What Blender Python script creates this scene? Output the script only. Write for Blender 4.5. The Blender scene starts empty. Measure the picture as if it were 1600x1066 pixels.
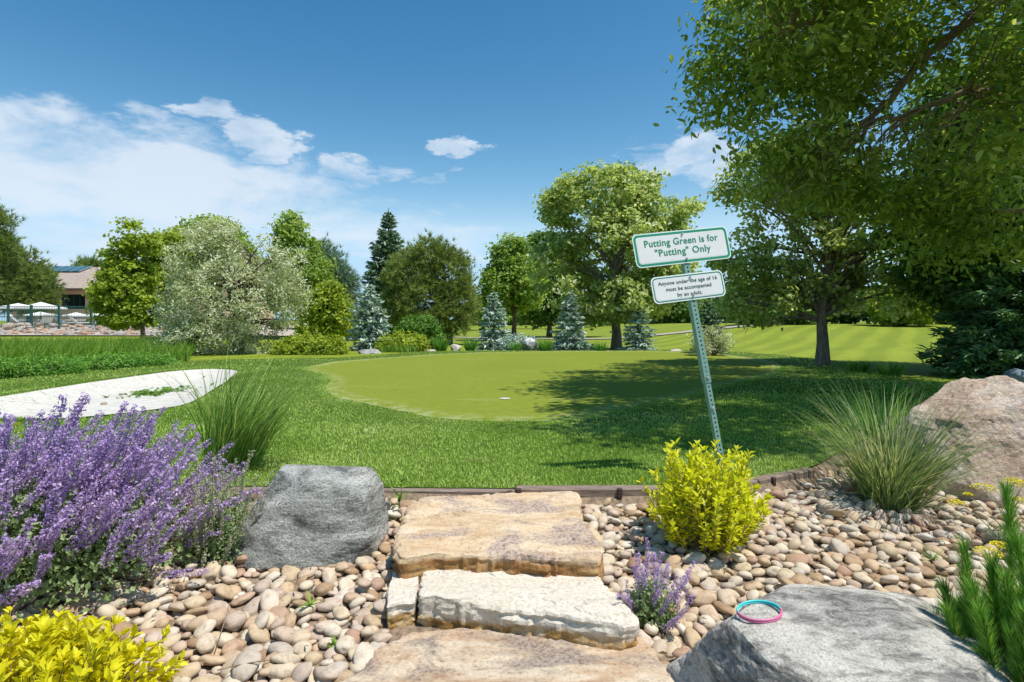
import bpy, math, random
import numpy as np
from mathutils import Vector, Matrix, Euler

# ------------------------------------------------------------------ camera, sky, sun, exposure
S = bpy.context.scene
COL = S.collection
FPX, HOR, CAMZ = 900.0, 500.0, 0.9          # focal length in photo pixels, horizon row, eye height above the turf
cd = bpy.data.cameras.new('camera'); cam = bpy.data.objects.new('camera', cd); COL.objects.link(cam)
cd.sensor_width = 36.0; cd.lens = FPX / 1600 * 36; cd.shift_y = -(533 - HOR) / 1600
cd.clip_start = 0.05; cd.clip_end = 2000
cam.location = (0, 0, CAMZ); cam.rotation_euler = (math.radians(90), 0, 0)
S.camera = cam
SUN_DIR = Vector((0.50, -0.26, 1.30)).normalized()      # towards the sun
sl = bpy.data.lights.new('sun', 'SUN'); sl.energy = 3.7; sl.angle = math.radians(0.55); sl.color = (1.0, 0.955, 0.88)
sun = bpy.data.objects.new('sun', sl); COL.objects.link(sun)
sun.rotation_euler = (-SUN_DIR).to_track_quat('-Z', 'Y').to_euler(); sun.location = (20, -10, 60)
S.view_settings.view_transform = 'Standard'; S.view_settings.look = 'None'
S.view_settings.gamma = 1.0; S.view_settings.use_curve_mapping = False
S.view_settings.exposure = 0.60
SKY_STRENGTH = 0.15
w = bpy.data.worlds.new('World'); S.world = w; w.use_nodes = True


def build_world():
    nt = w.node_tree; N = nt.nodes; Lk = nt.links
    N.clear()
    out = N.new('ShaderNodeOutputWorld'); bg = N.new('ShaderNodeBackground'); bg.inputs[1].default_value = SKY_STRENGTH
    sky = N.new('ShaderNodeTexSky'); sky.sky_type = 'NISHITA'; sky.sun_disc = False
    sky.sun_elevation = math.asin(SUN_DIR.z); sky.sun_rotation = math.atan2(SUN_DIR.x, SUN_DIR.y)
    sky.altitude = 1700; sky.air_density = 1.0; sky.dust_density = 0.35; sky.ozone_density = 2.2
    tc = N.new('ShaderNodeTexCoord'); sep = N.new('ShaderNodeSeparateXYZ'); Lk.new(tc.outputs['Generated'], sep.inputs[0])

    def M(op, a, b=None, c=None):
        n = N.new('ShaderNodeMath'); n.operation = op
        for i, v in enumerate((a, b, c)):
            if v is None: continue
            if isinstance(v, (int, float)): n.inputs[i].default_value = v
            else: Lk.new(v, n.inputs[i])
        return n.outputs[0]
    az = M('ARCTAN2', sep.outputs[0], sep.outputs[1]); el = M('ARCSINE', sep.outputs[2])
    comb = N.new('ShaderNodeCombineXYZ'); Lk.new(az, comb.inputs[0]); Lk.new(M('MULTIPLY', el, 2.4), comb.inputs[1])

    def noise(scale, detail, rough, off=0.0, dist=0.0):
        n = N.new('ShaderNodeTexNoise'); n.inputs['Scale'].default_value = scale; n.inputs['Detail'].default_value = detail
        n.inputs['Roughness'].default_value = rough; n.inputs['Distortion'].default_value = dist
        m = N.new('ShaderNodeVectorMath'); m.operation = 'ADD'; m.inputs[1].default_value = (off, off * .7, off * .3)
        Lk.new(comb.outputs[0], m.inputs[0]); Lk.new(m.outputs[0], n.inputs['Vector'])
        return n.outputs['Fac']
    n1 = noise(4.6, 10, 0.62, 3.1, 0.5); n2 = noise(17, 8, 0.65, 9.0, 0.4)

    def ae(px, py):
        v = Vector(((px - 800) / FPX, 1, (HOR - py) / FPX)).normalized()
        return math.atan2(v.x, v.y), math.asin(v.z)
    # clouds: photo px centre, half sizes in px, strength
    blobs = [(90, 245, 330, 80, 1.25), (335, 178, 62, 32, 1.0), (250, 290, 340, 70, 1.15), (410, 222, 60, 24, .9),
             (560, 268, 75, 22, .95), (420, 330, 280, 60, 1.0), (150, 390, 380, 70, .85), (640, 375, 170, 40, .75),
             (705, 235, 55, 13, .95), (680, 272, 40, 10, .7), (1100, 232, 75, 42, 1.15), (1010, 228, 55, 11, .7), (1050, 258, 70, 20, .8),
             (-500, 300, 520, 110, .9), (2100, 260, 500, 90, .9)]
    wn = N.new('ShaderNodeTexNoise'); wn.inputs['Scale'].default_value = 7.0; wn.inputs['Detail'].default_value = 6; wn.inputs['Roughness'].default_value = .6; Lk.new(comb.outputs[0], wn.inputs['Vector'])
    ws = N.new('ShaderNodeSeparateColor'); Lk.new(wn.outputs['Color'], ws.inputs[0])
    az = M('ADD', az, M('MULTIPLY', M('ADD', ws.outputs[0], -.5), .34)); el = M('ADD', el, M('MULTIPLY', M('ADD', ws.outputs[1], -.5), .13))
    acc = None
    for px, py, hx, hy, amp in blobs:
        a0, e0 = ae(px, py); a1, _ = ae(px + hx, py); _, e1 = ae(px, py - hy)
        ra, re = abs(a1 - a0), abs(e1 - e0)
        qa = M('POWER', M('MULTIPLY', M('ADD', az, -a0), 1 / ra), 2.0); qa.node.operation = 'MULTIPLY'
        d = M('MULTIPLY', M('ADD', az, -a0), 1 / ra); Lk.new(d, qa.node.inputs[0]); Lk.new(d, qa.node.inputs[1])
        d2 = M('MULTIPLY', M('ADD', el, -e0), 1 / re); qe = M('MULTIPLY', d2, d2)
        b = M('MULTIPLY', M('MAXIMUM', M('SUBTRACT', 1.5, M('ADD', qa, qe)), 0.0), amp)
        b = M('MINIMUM', b, amp)
        acc = b if acc is None else M('MAXIMUM', acc, b)
    tex = M('ADD', M('MULTIPLY', n1, 0.8), M('MULTIPLY', n2, 0.2))
    dens = M('ADD', M('MULTIPLY', acc, 0.80), M('MULTIPLY', M('ADD', tex, -0.5), 3.4))
    # faint high streaks everywhere in the band of sky near the horizon
    mr = N.new('ShaderNodeMapRange'); mr.interpolation_type = 'SMOOTHSTEP'
    Lk.new(dens, mr.inputs[0]); mr.inputs[1].default_value = 0.12; mr.inputs[2].default_value = 1.2
    mr.inputs[3].default_value = 0; mr.inputs[4].default_value = 0.86
    mask = M('MULTIPLY', mr.outputs[0], M('MINIMUM', M('MULTIPLY', acc, 1.6), 1.0))
    mix = N.new('ShaderNodeMixRGB'); Lk.new(mask, mix.inputs[0])
    sr = N.new('ShaderNodeSeparateColor'); Lk.new(sky.outputs[0], sr.inputs[0]); cc = N.new('ShaderNodeCombineColor')       # camera response: deeper, slightly greener blue
    ch = [M('MULTIPLY', M('POWER', M('MULTIPLY', sr.outputs[i], 1 / n_), e), o_) for i, (n_, e, o_) in enumerate(((1.806, 2.3, 1.14), (2.95, 1.40, 2.31), (4.92, 1.06, 3.5)))]
    ch[2] = M('MINIMUM', ch[2], 4.35); ch[1] = M('MINIMUM', ch[1], M('MULTIPLY', ch[2], .78)); ch[0] = M('MINIMUM', ch[0], M('MULTIPLY', ch[1], .66))
    for i in range(3): Lk.new(ch[i], cc.inputs[i])
    Lk.new(cc.outputs[0], mix.inputs[1]); mix.inputs[2].default_value = (3.35, 3.75, 4.25, 1)
    Lk.new(mix.outputs[0], bg.inputs[0]); Lk.new(bg.outputs[0], out.inputs[0])


build_world()
rng = np.random.default_rng(7); random.seed(7)


# ------------------------------------------------------------------ numpy helpers
def _hash(ix, iy, iz):
    n = (ix * 374761393 + iy * 668265263 + iz * 2147483647 % 1000003 + iz * 1274126177) & 0x7fffffff
    n = ((n ^ (n >> 13)) * 1274126177) & 0x7fffffff
    return ((n ^ (n >> 16)) & 0xffff) / 65535.0


def vnoise(P):
    P = np.asarray(P, float); I = np.floor(P).astype(np.int64); f = P - I; f = f * f * (3 - 2 * f)
    r = 0
    for dx in (0, 1):
        for dy in (0, 1):
            for dz in (0, 1):
                wgt = (f[:, 0] if dx else 1 - f[:, 0]) * (f[:, 1] if dy else 1 - f[:, 1]) * (f[:, 2] if dz else 1 - f[:, 2])
                r = r + wgt * _hash(I[:, 0] + dx, I[:, 1] + dy, I[:, 2] + dz)
    return r * 2 - 1


def fbm(P, octs=4, lac=2.1, gain=.5):
    a, s, r = 1.0, 0, 0; Q = np.asarray(P, float).copy()
    for _ in range(octs):
        r = r + a * vnoise(Q); s += a; a *= gain; Q = Q * lac + 17.3
    return r / s


def at(px, py, d): return np.array([(px - 800) / FPX * d, d, CAMZ - (py - HOR) / FPX * d])


def unit(v):
    v = np.asarray(v, float); return v / np.maximum(np.linalg.norm(v, axis=-1, keepdims=True), 1e-9)


def inpoly(x, y, poly):
    c = np.zeros(x.shape, bool); n = len(poly)
    for i in range(n):
        x1, y1 = poly[i]; x2, y2 = poly[(i + 1) % n]
        m = ((y1 > y) != (y2 > y)) & (x < (x2 - x1) * (y - y1) / (y2 - y1 + 1e-12) + x1); c ^= m
    return c


def polydist(x, y, poly):
    d = np.full(x.shape, 1e9); n = len(poly)
    for i in range(n):
        x1, y1 = poly[i]; x2, y2 = poly[(i + 1) % n]; ex, ey = x2 - x1, y2 - y1
        t = np.clip(((x - x1) * ex + (y - y1) * ey) / (ex * ex + ey * ey), 0, 1)
        d = np.minimum(d, np.hypot(x - x1 - t * ex, y - y1 - t * ey))
    return d


def smooth_closed(pts, n):
    p = np.array(pts, float); m = len(p); out = []
    for i in range(n):
        t = i / n * m; k = int(t); f = t - k
        a, b, c, e = p[(k - 1) % m], p[k % m], p[(k + 1) % m], p[(k + 2) % m]
        out.append(.5 * (2 * b + (c - a) * f + (2 * a - 5 * b + 4 * c - e) * f * f + (3 * b - a - 3 * c + e) * f ** 3))
    return np.array(out)


def sstep(a, b, x):
    t = np.clip((x - a) / (b - a), 0, 1); return t * t * (3 - 2 * t)


# ------------------------------------------------------------------ outlines on the ground (metres, camera above the origin)
GREEN = [(-3.8, 10.4), (-2.9, 9.0), (-2.48, 7.7), (-1.95, 6.5), (-1.1, 5.62), (-.45, 5.1), (.17, 5.03), (.62, 5.25), (1.05, 5.75),
         (1.95, 6.75), (3.15, 8.1), (4.4, 9.6), (5.2, 11.2), (5.6, 12.9), (5.2, 15.6), (3.75, 16.6), (.9, 16.4), (-1.7, 15.3), (-3.0, 13.6), (-3.8, 12.0)]
BUNKER = [(-5.3, 10.1), (-4.7, 9.8), (-4.35, 9), (-3.9, 7.6), (-3.46, 6.2), (-3.55, 5.7), (-3.95, 5.25), (-4.6, 4.95), (-5.4, 4.8), (-6.2, 5.0),
          (-6.15, 5.7), (-5.75, 6.3), (-5.8, 7.2), (-5.85, 8.0), (-5.8, 8.9), (-5.7, 9.7)]
TURF = [(-5.5, 3.3), (-3.2, 3.18), (-1.6, 3.12), (-.72, 3.1), (.0, 3.08), (.75, 3.08), (1.05, 3.14), (1.4, 3.26), (1.8, 3.5), (2.3, 4.0), (3.2, 4.9), (4.4, 6.3),
        (5.6, 8.2), (6.4, 10), (7, 12.5), (6.7, 15), (5.5, 17), (3, 17.9), (0, 17.5), (-2.5, 16.2), (-3.9, 14), (-5.0, 13.6), (-6.6, 13.0), (-7.6, 11.8),
        (-7.6, 9.8), (-7.6, 8.3), (-7.6, 6), (-7, 4)]
BUNK_S = smooth_closed(BUNKER, 64)


def bed_edge(x):
    return np.interp(x, [-10, -5.5, -1.6, -.72, .75, 1.05, 1.4, 1.8, 2.3, 3.2, 4.4, 5.6], [3.4, 3.3, 3.12, 3.1, 3.08, 3.14, 3.26, 3.5, 4.0, 4.9, 6.3, 8.2]) - .02


def hgt(x, y):
    x = np.asarray(x, float); y = np.asarray(y, float)
    z = np.zeros(np.broadcast(x, y).shape)
    edge = bed_edge(x)
    t = np.maximum(edge - y, 0)
    bed = -.075 * sstep(0, .06, t) - .112 * np.minimum(t, 1.9) - .2 * sstep(1.6, 3.2, t)
    bed = bed + .10 * sstep(1.9, 3.4, x) * sstep(0, .8, t)
    z = z + bed * (1 - sstep(4, 6, x))
    z = z - .16 * sstep(16.5, 20, y)                                    # lawn lies a little lower behind the green
    z = z + .85 * sstep(13, 34, y) * sstep(4, 15, x) * (1 - .6 * sstep(40, 90, y))      # mown bank rising on the right
    z = z + .25 * sstep(14, 30, y) * sstep(-6, -12, x)
    ins = (x > -7) & (x < -3) & (y > 4) & (y < 11)
    if np.any(ins):
        xi, yi = x[ins], y[ins]; d = polydist(xi, yi, BUNK_S) * np.where(inpoly(xi, yi, BUNK_S), 1, -1)
        z[ins] += -.12 * sstep(-.02, .45, d) + .05 * sstep(-.45, -.1, d) * (1 - sstep(-.1, .1, d)) * (xi < -4.2)
    z = z + .012 * vnoise(np.stack([x * .35, y * .35, x * 0], -1).reshape(-1, 3)).reshape(z.shape) * sstep(3.2, 6, y)
    return z


def H(x, y): return float(hgt(np.array([x]), np.array([y]))[0])


# ------------------------------------------------------------------ object helpers
ORG = {}


def thing(name, label, cat, loc, group=None):
    o = bpy.data.objects.new(name, None); COL.objects.link(o); o.empty_display_size = .1
    o.location = tuple(float(v) for v in loc); o['label'] = label; o['category'] = cat
    if group: o['group'] = group
    ORG[o.name] = np.array(loc, float)
    return o


def tag(o, label=None, cat=None, group=None, kind=None):
    if label: o['label'] = label
    if cat: o['category'] = cat
    if group: o['group'] = group
    if kind: o['kind'] = kind
    return o


def mesh_np(name, V, F, rnd=None, smooth=False):
    V = np.asarray(V, np.float32); F = [np.asarray(f, np.int32) for f in (F if isinstance(F, list) and isinstance(F[0], np.ndarray) else [F]) if len(f)]
    me = bpy.data.meshes.new(name); me.vertices.add(len(V)); me.vertices.foreach_set('co', V.ravel())
    tot = np.concatenate([np.full(len(f), f.shape[1], np.int32) for f in F]); loops = np.concatenate([f.ravel() for f in F])
    me.loops.add(len(loops)); me.loops.foreach_set('vertex_index', loops)
    me.polygons.add(len(tot)); st = np.zeros(len(tot), np.int32); st[1:] = np.cumsum(tot)[:-1]
    me.polygons.foreach_set('loop_start', st)
    try: me.polygons.foreach_set('loop_total', tot)
    except Exception: pass
    me.polygons.foreach_set('use_smooth', np.full(len(tot), bool(smooth)))
    if rnd is not None:
        a = me.attributes.new('rnd', 'FLOAT', 'FACE'); a.data.foreach_set('value', np.asarray(rnd, np.float32))
    me.update(calc_edges=True); me.validate()
    return me


def part(name, V, F, m, parent=None, rnd=None, smooth=False, org=None):
    V = np.asarray(V, float)
    o0 = ORG.get(parent.name, np.zeros(3)) if parent is not None else (np.zeros(3) if org is None else np.asarray(org, float))
    me = mesh_np(name, V - o0, F, rnd, smooth); me.materials.append(m)
    o = bpy.data.objects.new(name, me); COL.objects.link(o)
    if parent is not None: o.parent = parent; ORG[o.name] = o0
    else: o.location = tuple(o0); ORG[o.name] = o0
    return o


class MB:
    """collects quads / tris of one mesh"""
    def __init__(s): s.V = []; s.Q = []; s.T = []; s.n = 0; s.rq = []; s.rt = []

    def add(s, V, F, rnd=None):
        V = np.asarray(V, float).reshape(-1, 3); F = np.asarray(F, int)
        if F.shape[1] == 4: s.Q.append(F + s.n); s.rq.append(np.full(len(F), .5) if rnd is None else np.broadcast_to(rnd, (len(F),)))
        else: s.T.append(F + s.n); s.rt.append(np.full(len(F), .5) if rnd is None else np.broadcast_to(rnd, (len(F),)))
        s.V.append(V); s.n += len(V)

    def box(s, c, size, R=None, rnd=None):
        h = np.array(size) / 2
        v = np.array([(x, y, z) for x in (-1, 1) for y in (-1, 1) for z in (-1, 1)]) * h
        if R is not None: v = v @ np.array(R).T
        s.add(v + np.array(c), [(0, 1, 3, 2), (4, 6, 7, 5), (0, 4, 5, 1), (2, 3, 7, 6), (0, 2, 6, 4), (1, 5, 7, 3)], rnd)

    def bevel_box(s, c, size, b, R=None):
        """box with chamfered edges"""
        h = np.array(size, float) / 2; vs = []; idx = {}
        for sx in (-1, 1):
            for sy in (-1, 1):
                for sz in (-1, 1):
                    for k in range(3):
                        p = np.array([sx, sy, sz]) * h
                        for j in range(3):
                            if j != k: p[j] -= (sx, sy, sz)[j] * b
                        idx[(sx, sy, sz, k)] = len(vs); vs.append(p)
        Q, T = [], []
        for k in range(3):
            a, d = [j for j in range(3) if j != k]
            for sg in (-1, 1):
                c4 = []
                for sa, sd in ((-1, -1), (1, -1), (1, 1), (-1, 1)):
                    t = [0, 0, 0]; t[k] = sg; t[a] = sa; t[d] = sd; c4.append(idx[(*t, k)])
                Q.append(c4)
        for k in range(3):
            a, d = [j for j in range(3) if j != k]
            for sa in (-1, 1):
                for sd in (-1, 1):
                    q = []
                    for sg, f in ((-1, a), (1, a), (1, d), (-1, d)):
                        t = [0, 0, 0]; t[k] = sg; t[a] = sa; t[d] = sd; q.append(idx[(*t, f)])
                    Q.append(q)
        for sx in (-1, 1):
            for sy in (-1, 1):
                for sz in (-1, 1): T.append([idx[(sx, sy, sz, k)] for k in range(3)])
        v = np.array(vs)
        if R is not None: v = v @ np.array(R).T
        v = v + np.array(c); s.add(v, Q); s.add(v, T)

    def tube(s, P, R, k=6, cap=True, rnd=None):
        P = np.asarray(P, float); n = len(P); R = np.broadcast_to(R, (n,)); t = unit(np.gradient(P, axis=0))
        up = np.tile([0, 0, 1.0], (n, 1)); up[np.abs(t[:, 2]) > .92] = (1, 0, 0)
        a = unit(np.cross(up, t)); b = np.cross(t, a); an = np.arange(k) / k * 2 * np.pi
        V = P[:, None] + R[:, None, None] * (np.cos(an)[None, :, None] * a[:, None] + np.sin(an)[None, :, None] * b[:, None])
        i = np.arange(n - 1)[:, None] * k; j = np.arange(k)[None]; j2 = (j + 1) % k
        Q = np.stack([i + j, i + j2, i + k + j2, i + k + j], -1).reshape(-1, 4)
        V = V.reshape(-1, 3)
        s.add(V, Q, rnd)
        if cap:
            for e in (0, (n - 1) * k):
                c = len(V[e:e + k]); s.add(np.vstack([V[e:e + k], V[e:e + k].mean(0)]), [(q, (q + 1) % k, k) for q in range(k)], rnd)

    def build(s, name, m, parent=None, smooth=False, org=None, usernd=False):
        F, r = [], []
        if s.Q: F.append(np.concatenate(s.Q)); r.append(np.concatenate(s.rq))
        if s.T: F.append(np.concatenate(s.T)); r.append(np.concatenate(s.rt))
        return part(name, np.concatenate(s.V), F, m, parent, np.concatenate(r) if usernd else None, smooth, org)


# ------------------------------------------------------------------ materials
def new_mat(name):
    m = bpy.data.materials.new(name); m.use_nodes = True; nt = m.node_tree; nt.nodes.clear()
    out = nt.nodes.new('ShaderNodeOutputMaterial'); b = nt.nodes.new('ShaderNodeBsdfPrincipled'); nt.links.new(b.outputs[0], out.inputs[0])
    return m, nt, b, out


def ramp(nt, stops, src):
    r = nt.nodes.new('ShaderNodeValToRGB'); e = r.color_ramp.elements
    while len(e) < len(stops): e.new(.5)
    for x, (p, c) in zip(e, stops): x.position = p; x.color = (*c, 1)
    nt.links.new(src, r.inputs[0]); return r.outputs[0]


def tnoise(nt, scale, detail=5, rough=.55, dist=0, obj=True, vec=None, mapscale=None, rot=None):
    n = nt.nodes.new('ShaderNodeTexNoise'); n.inputs['Scale'].default_value = scale; n.inputs['Detail'].default_value = detail
    n.inputs['Roughness'].default_value = rough; n.inputs['Distortion'].default_value = dist
    if vec is None:
        g = nt.nodes.new('ShaderNodeTexCoord'); vec = g.outputs['Object']
        if mapscale or rot:
            mp = nt.nodes.new('ShaderNodeMapping'); nt.links.new(vec, mp.inputs[0])
            if mapscale: mp.inputs['Scale'].default_value = mapscale
            if rot: mp.inputs['Rotation'].default_value = rot
            vec = mp.outputs[0]
    nt.links.new(vec, n.inputs['Vector']); return n.outputs['Fac']


def mixc(nt, fac, a, b, mode='MIX'):
    m = nt.nodes.new('ShaderNodeMixRGB'); m.blend_type = mode
    for i, v in enumerate((fac, a, b)):
        if isinstance(v, (int, float)): m.inputs[i].default_value = v
        elif isinstance(v, tuple): m.inputs[i].default_value = (*v, 1)
        else: nt.links.new(v, m.inputs[i])
    return m.outputs[0]


def bump(nt, b, h, strength, dist):
    n = nt.nodes.new('ShaderNodeBump'); n.inputs['Strength'].default_value = strength; n.inputs['Distance'].default_value = dist
    nt.links.new(h, n.inputs['Height']); nt.links.new(n.outputs[0], b.inputs['Normal'])


def plain(name, col, rough=.6, metal=0, spec=.4, var=.12, scale=30):
    m, nt, b, _ = new_mat(name)
    f = tnoise(nt, scale, 6, .6)
    c = ramp(nt, [(.3, tuple(v * (1 - var) for v in col)), (.7, tuple(min(1, v * (1 + var)) for v in col))], f)
    nt.links.new(c, b.inputs['Base Color']); b.inputs['Roughness'].default_value = rough; b.inputs['Metallic'].default_value = metal
    b.inputs['Specular IOR Level'].default_value = spec
    return m


def leafmat(name, stops, trans=.3, rough=.5, spec=.3, tcol=1.25, gain=1.75):
    """leaf colour by a random number stored on each leaf"""
    tone = (1.06, .97, 1.3) if any(k in name for k in ('maple', 'linden', 'dark_leaf', 'boxelder')) else (1, 1, 1)
    stops = [tuple(min(.8, v * gain * q) for v, q in zip(s_, tone)) for s_ in stops]; trans = min(.5, trans + (.1 if trans >= .15 else 0))
    m, nt, b, out = new_mat(name)
    a = nt.nodes.new('ShaderNodeAttribute'); a.attribute_name = 'rnd'
    n = len(stops); c = ramp(nt, [(i / (n - 1) if n > 1 else 0, s) for i, s in enumerate(stops)], a.outputs['Fac'])
    nt.links.new(c, b.inputs['Base Color']); b.inputs['Roughness'].default_value = rough; b.inputs['Specular IOR Level'].default_value = spec
    if trans > 0:
        t = nt.nodes.new('ShaderNodeBsdfTranslucent'); nt.links.new(mixc(nt, 1.0, c, (tcol, tcol * .98, tcol * .6), 'MULTIPLY'), t.inputs[0])
        mx = nt.nodes.new('ShaderNodeMixShader'); mx.inputs[0].default_value = trans
        nt.links.new(b.outputs[0], mx.inputs[1]); nt.links.new(t.outputs[0], mx.inputs[2]); nt.links.new(mx.outputs[0], out.inputs[0])
    return m


def objleafmat(name, stops, trans=.3, rough=.5):
    m = leafmat(name, stops, trans, rough)
    nt = m.node_tree
    for n in list(nt.nodes):
        if n.bl_idname == 'ShaderNodeAttribute':
            oi = nt.nodes.new('ShaderNodeObjectInfo')
            for l in list(n.outputs['Fac'].links): nt.links.new(oi.outputs['Random'], l.to_socket)
            nt.nodes.remove(n)
    return m


def rockmat(name, stops, scale=3, aniso=(1, 1, 3), rot=(.4, .2, 0), vein=None, bumps=.6, dist=.03, rough=.85, dscale=22, grain=.55):
    m, nt, b, _ = new_mat(name)
    f = tnoise(nt, scale, 9, .62, .6, mapscale=aniso, rot=rot)
    c = ramp(nt, stops, f)
    g = tnoise(nt, scale * dscale, 8, .7)
    c = mixc(nt, grain, c, ramp(nt, [(.34, (.3, .3, .3)), (.5, (.85, .85, .85)), (.66, (1.3, 1.3, 1.3))], g), 'MULTIPLY')
    if vein:
        v = tnoise(nt, scale * .9, 7, .6, 1.6, mapscale=(aniso[0] * 1.2, aniso[1], aniso[2] * 1.3), rot=(rot[0] + .5, rot[1], rot[2]))
        vm = ramp(nt, [(.48, (0, 0, 0)), (.5, (.9, .9, .9)), (.52, (0, 0, 0))], v); c = mixc(nt, vm, c, vein)
    nt.links.new(c, b.inputs['Base Color']); b.inputs['Roughness'].default_value = rough; b.inputs['Specular IOR Level'].default_value = .3
    hsum = mixc(nt, .5, f, g); bump(nt, b, hsum, bumps, dist)
    return m


def turfmat(name, dark, mid, light, fine=220, stripes=None, bumps=.5, patch=.7):
    m, nt, b, _ = new_mat(name)
    f = tnoise(nt, fine, 4, .7); p = tnoise(nt, patch, 6, .6, .4); q = tnoise(nt, patch * 14, 5, .65)
    c = ramp(nt, [(.25, dark), (.5, mid), (.78, light)], f)
    c2 = ramp(nt, [(.3, dark), (.5, mid), (.72, light)], p)
    c3 = ramp(nt, [(.3, dark), (.5, mid), (.72, light)], q)
    c = mixc(nt, .45, c, mixc(nt, .5, c2, c3))
    if stripes:
        g = nt.nodes.new('ShaderNodeTexCoord'); mp = nt.nodes.new('ShaderNodeMapping'); nt.links.new(g.outputs['Object'], mp.inputs[0])
        mp.inputs['Rotation'].default_value = (0, 0, stripes[1])
        wv = nt.nodes.new('ShaderNodeTexWave'); wv.inputs['Scale'].default_value = stripes[0]; wv.inputs['Distortion'].default_value = 2.6
        wv.inputs['Detail'].default_value = 3; wv.inputs['Detail Scale'].default_value = .6; nt.links.new(mp.outputs[0], wv.inputs['Vector'])
        c = mixc(nt, ramp(nt, [(.25, (0, 0, 0)), (.85, (.55, .55, .55))], wv.outputs['Fac']), c, mixc(nt, 1, c, (1.5, 1.4, 1.5), 'MULTIPLY'))
    nt.links.new(c, b.inputs['Base Color']); b.inputs['Roughness'].default_value = .9; b.inputs['Specular IOR Level'].default_value = .15
    bump(nt, b, f, bumps, .02)
    return m


M_LAWN = turfmat('lawn_grass', (.085, .125, .010), (.165, .215, .018), (.27, .30, .04), 26, (.30, .62), .5, .3)
M_TURF = turfmat('turf_base', (.035, .065, .006), (.075, .125, .014), (.12, .18, .03), 150, None, .6, .8)
M_SOIL = plain('bed_soil', (.22, .165, .115), .95, 0, .1, .5, 40)
M_SANDY = plain('path_concrete', (.36, .33, .28), .9, 0, .2, .1, 3)
M_DECK = plain('pool_deck_concrete', (.42, .36, .30), .9, 0, .2, .15, 2)
M_BARK = rockmat('bark', [(.3, (.10, .078, .06)), (.5, (.22, .18, .145)), (.7, (.34, .285, .235))], 6, (4, 4, .6), (0, 0, 0), None, .8, .02, .9, 6)
M_BARKD = rockmat('bark_dark', [(.3, (.06, .045, .035)), (.5, (.13, .10, .08)), (.7, (.21, .17, .14))], 6, (4, 4, .6), (0, 0, 0), None, .8, .02, .9, 6)
M_BARKL = rockmat('bark_pale', [(.3, (.16, .115, .075)), (.55, (.29, .22, .15)), (.75, (.40, .33, .25))], 8, (4, 4, .6), (0, 0, 0), None, .6, .01, .9, 6)


# ------------------------------------------------------------------ ground, lawn, green, sand
def sheet_grid(name, xs, ys, off, m):
    X, Y = np.meshgrid(xs, ys); Z = hgt(X, Y) + off
    V = np.stack([X, Y, Z], -1).reshape(-1, 3); nx, ny = len(xs), len(ys)
    i = (np.arange(ny - 1)[:, None] * nx + np.arange(nx - 1)[None]).ravel()
    return part(name, V, np.stack([i, i + 1, i + nx + 1, i + nx], -1), m, smooth=True)


def axis(a, b, step, far_a, far_b, g=1.25):
    v = list(np.arange(a, b + 1e-6, step)); s = step
    while v[-1] < far_b: s *= g; v.append(v[-1] + s)
    s = step
    while v[0] > far_a: s *= g; v.insert(0, v[0] - s)
    return np.array(v)


g = sheet_grid('ground', axis(-10, 9, .16, -500, 500), axis(-1, 20, .16, -400, 900), -.022, M_LAWN)
tag(g, 'mown lawn spreading out behind the putting green', kind='structure')


def sheet_poly(name, outline, off, m, rings, kind='structure', edge_noise=0, centre=None):
    o = np.array(outline); c = o.mean(0) if centre is None else np.array(centre); n = len(o)
    sc = np.linspace(0, 1, rings + 1)[1:] ** .8
    P = np.concatenate([c[None]] + [c + (o - c) * s for s in sc])
    V = np.column_stack([P, hgt(P[:, 0], P[:, 1]) + off])
    T = [(0, 1 + i, 1 + (i + 1) % n) for i in range(n)]
    Q = [(1 + r * n + i, 1 + (r + 1) * n + i, 1 + (r + 1) * n + (i + 1) % n, 1 + r * n + (i + 1) % n) for r in range(rings - 1) for i in range(n)]
    o_ = part(name, V, [np.array(Q), np.array(T)], m, smooth=True)
    e = o_.data.attributes.new('edge', 'FLOAT', 'POINT')
    e.data.foreach_set('value', np.concatenate([[0.0]] + [np.full(n, s) for s in sc]).astype(np.float32))
    o_['kind'] = kind; return o_


TURF_S = smooth_closed(TURF, 140); GREEN_S = smooth_closed(GREEN, 420)
GREEN_S = GREEN_S + .05 * np.stack([vnoise(np.column_stack([GREEN_S * 1.3, GREEN_S[:, :1] * 0])), vnoise(np.column_stack([GREEN_S * 1.3 + 40, GREEN_S[:, :1] * 0]))], -1)
_gn = np.column_stack([GREEN_S * 9, GREEN_S[:, :1] * 0]); GREEN_S = GREEN_S + .03 * np.stack([fbm(_gn, 3), fbm(_gn + 31, 3)], -1)
sheet_poly('turf_fringe', TURF_S, 0, M_TURF, 46, centre=(0, 8.5))


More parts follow.
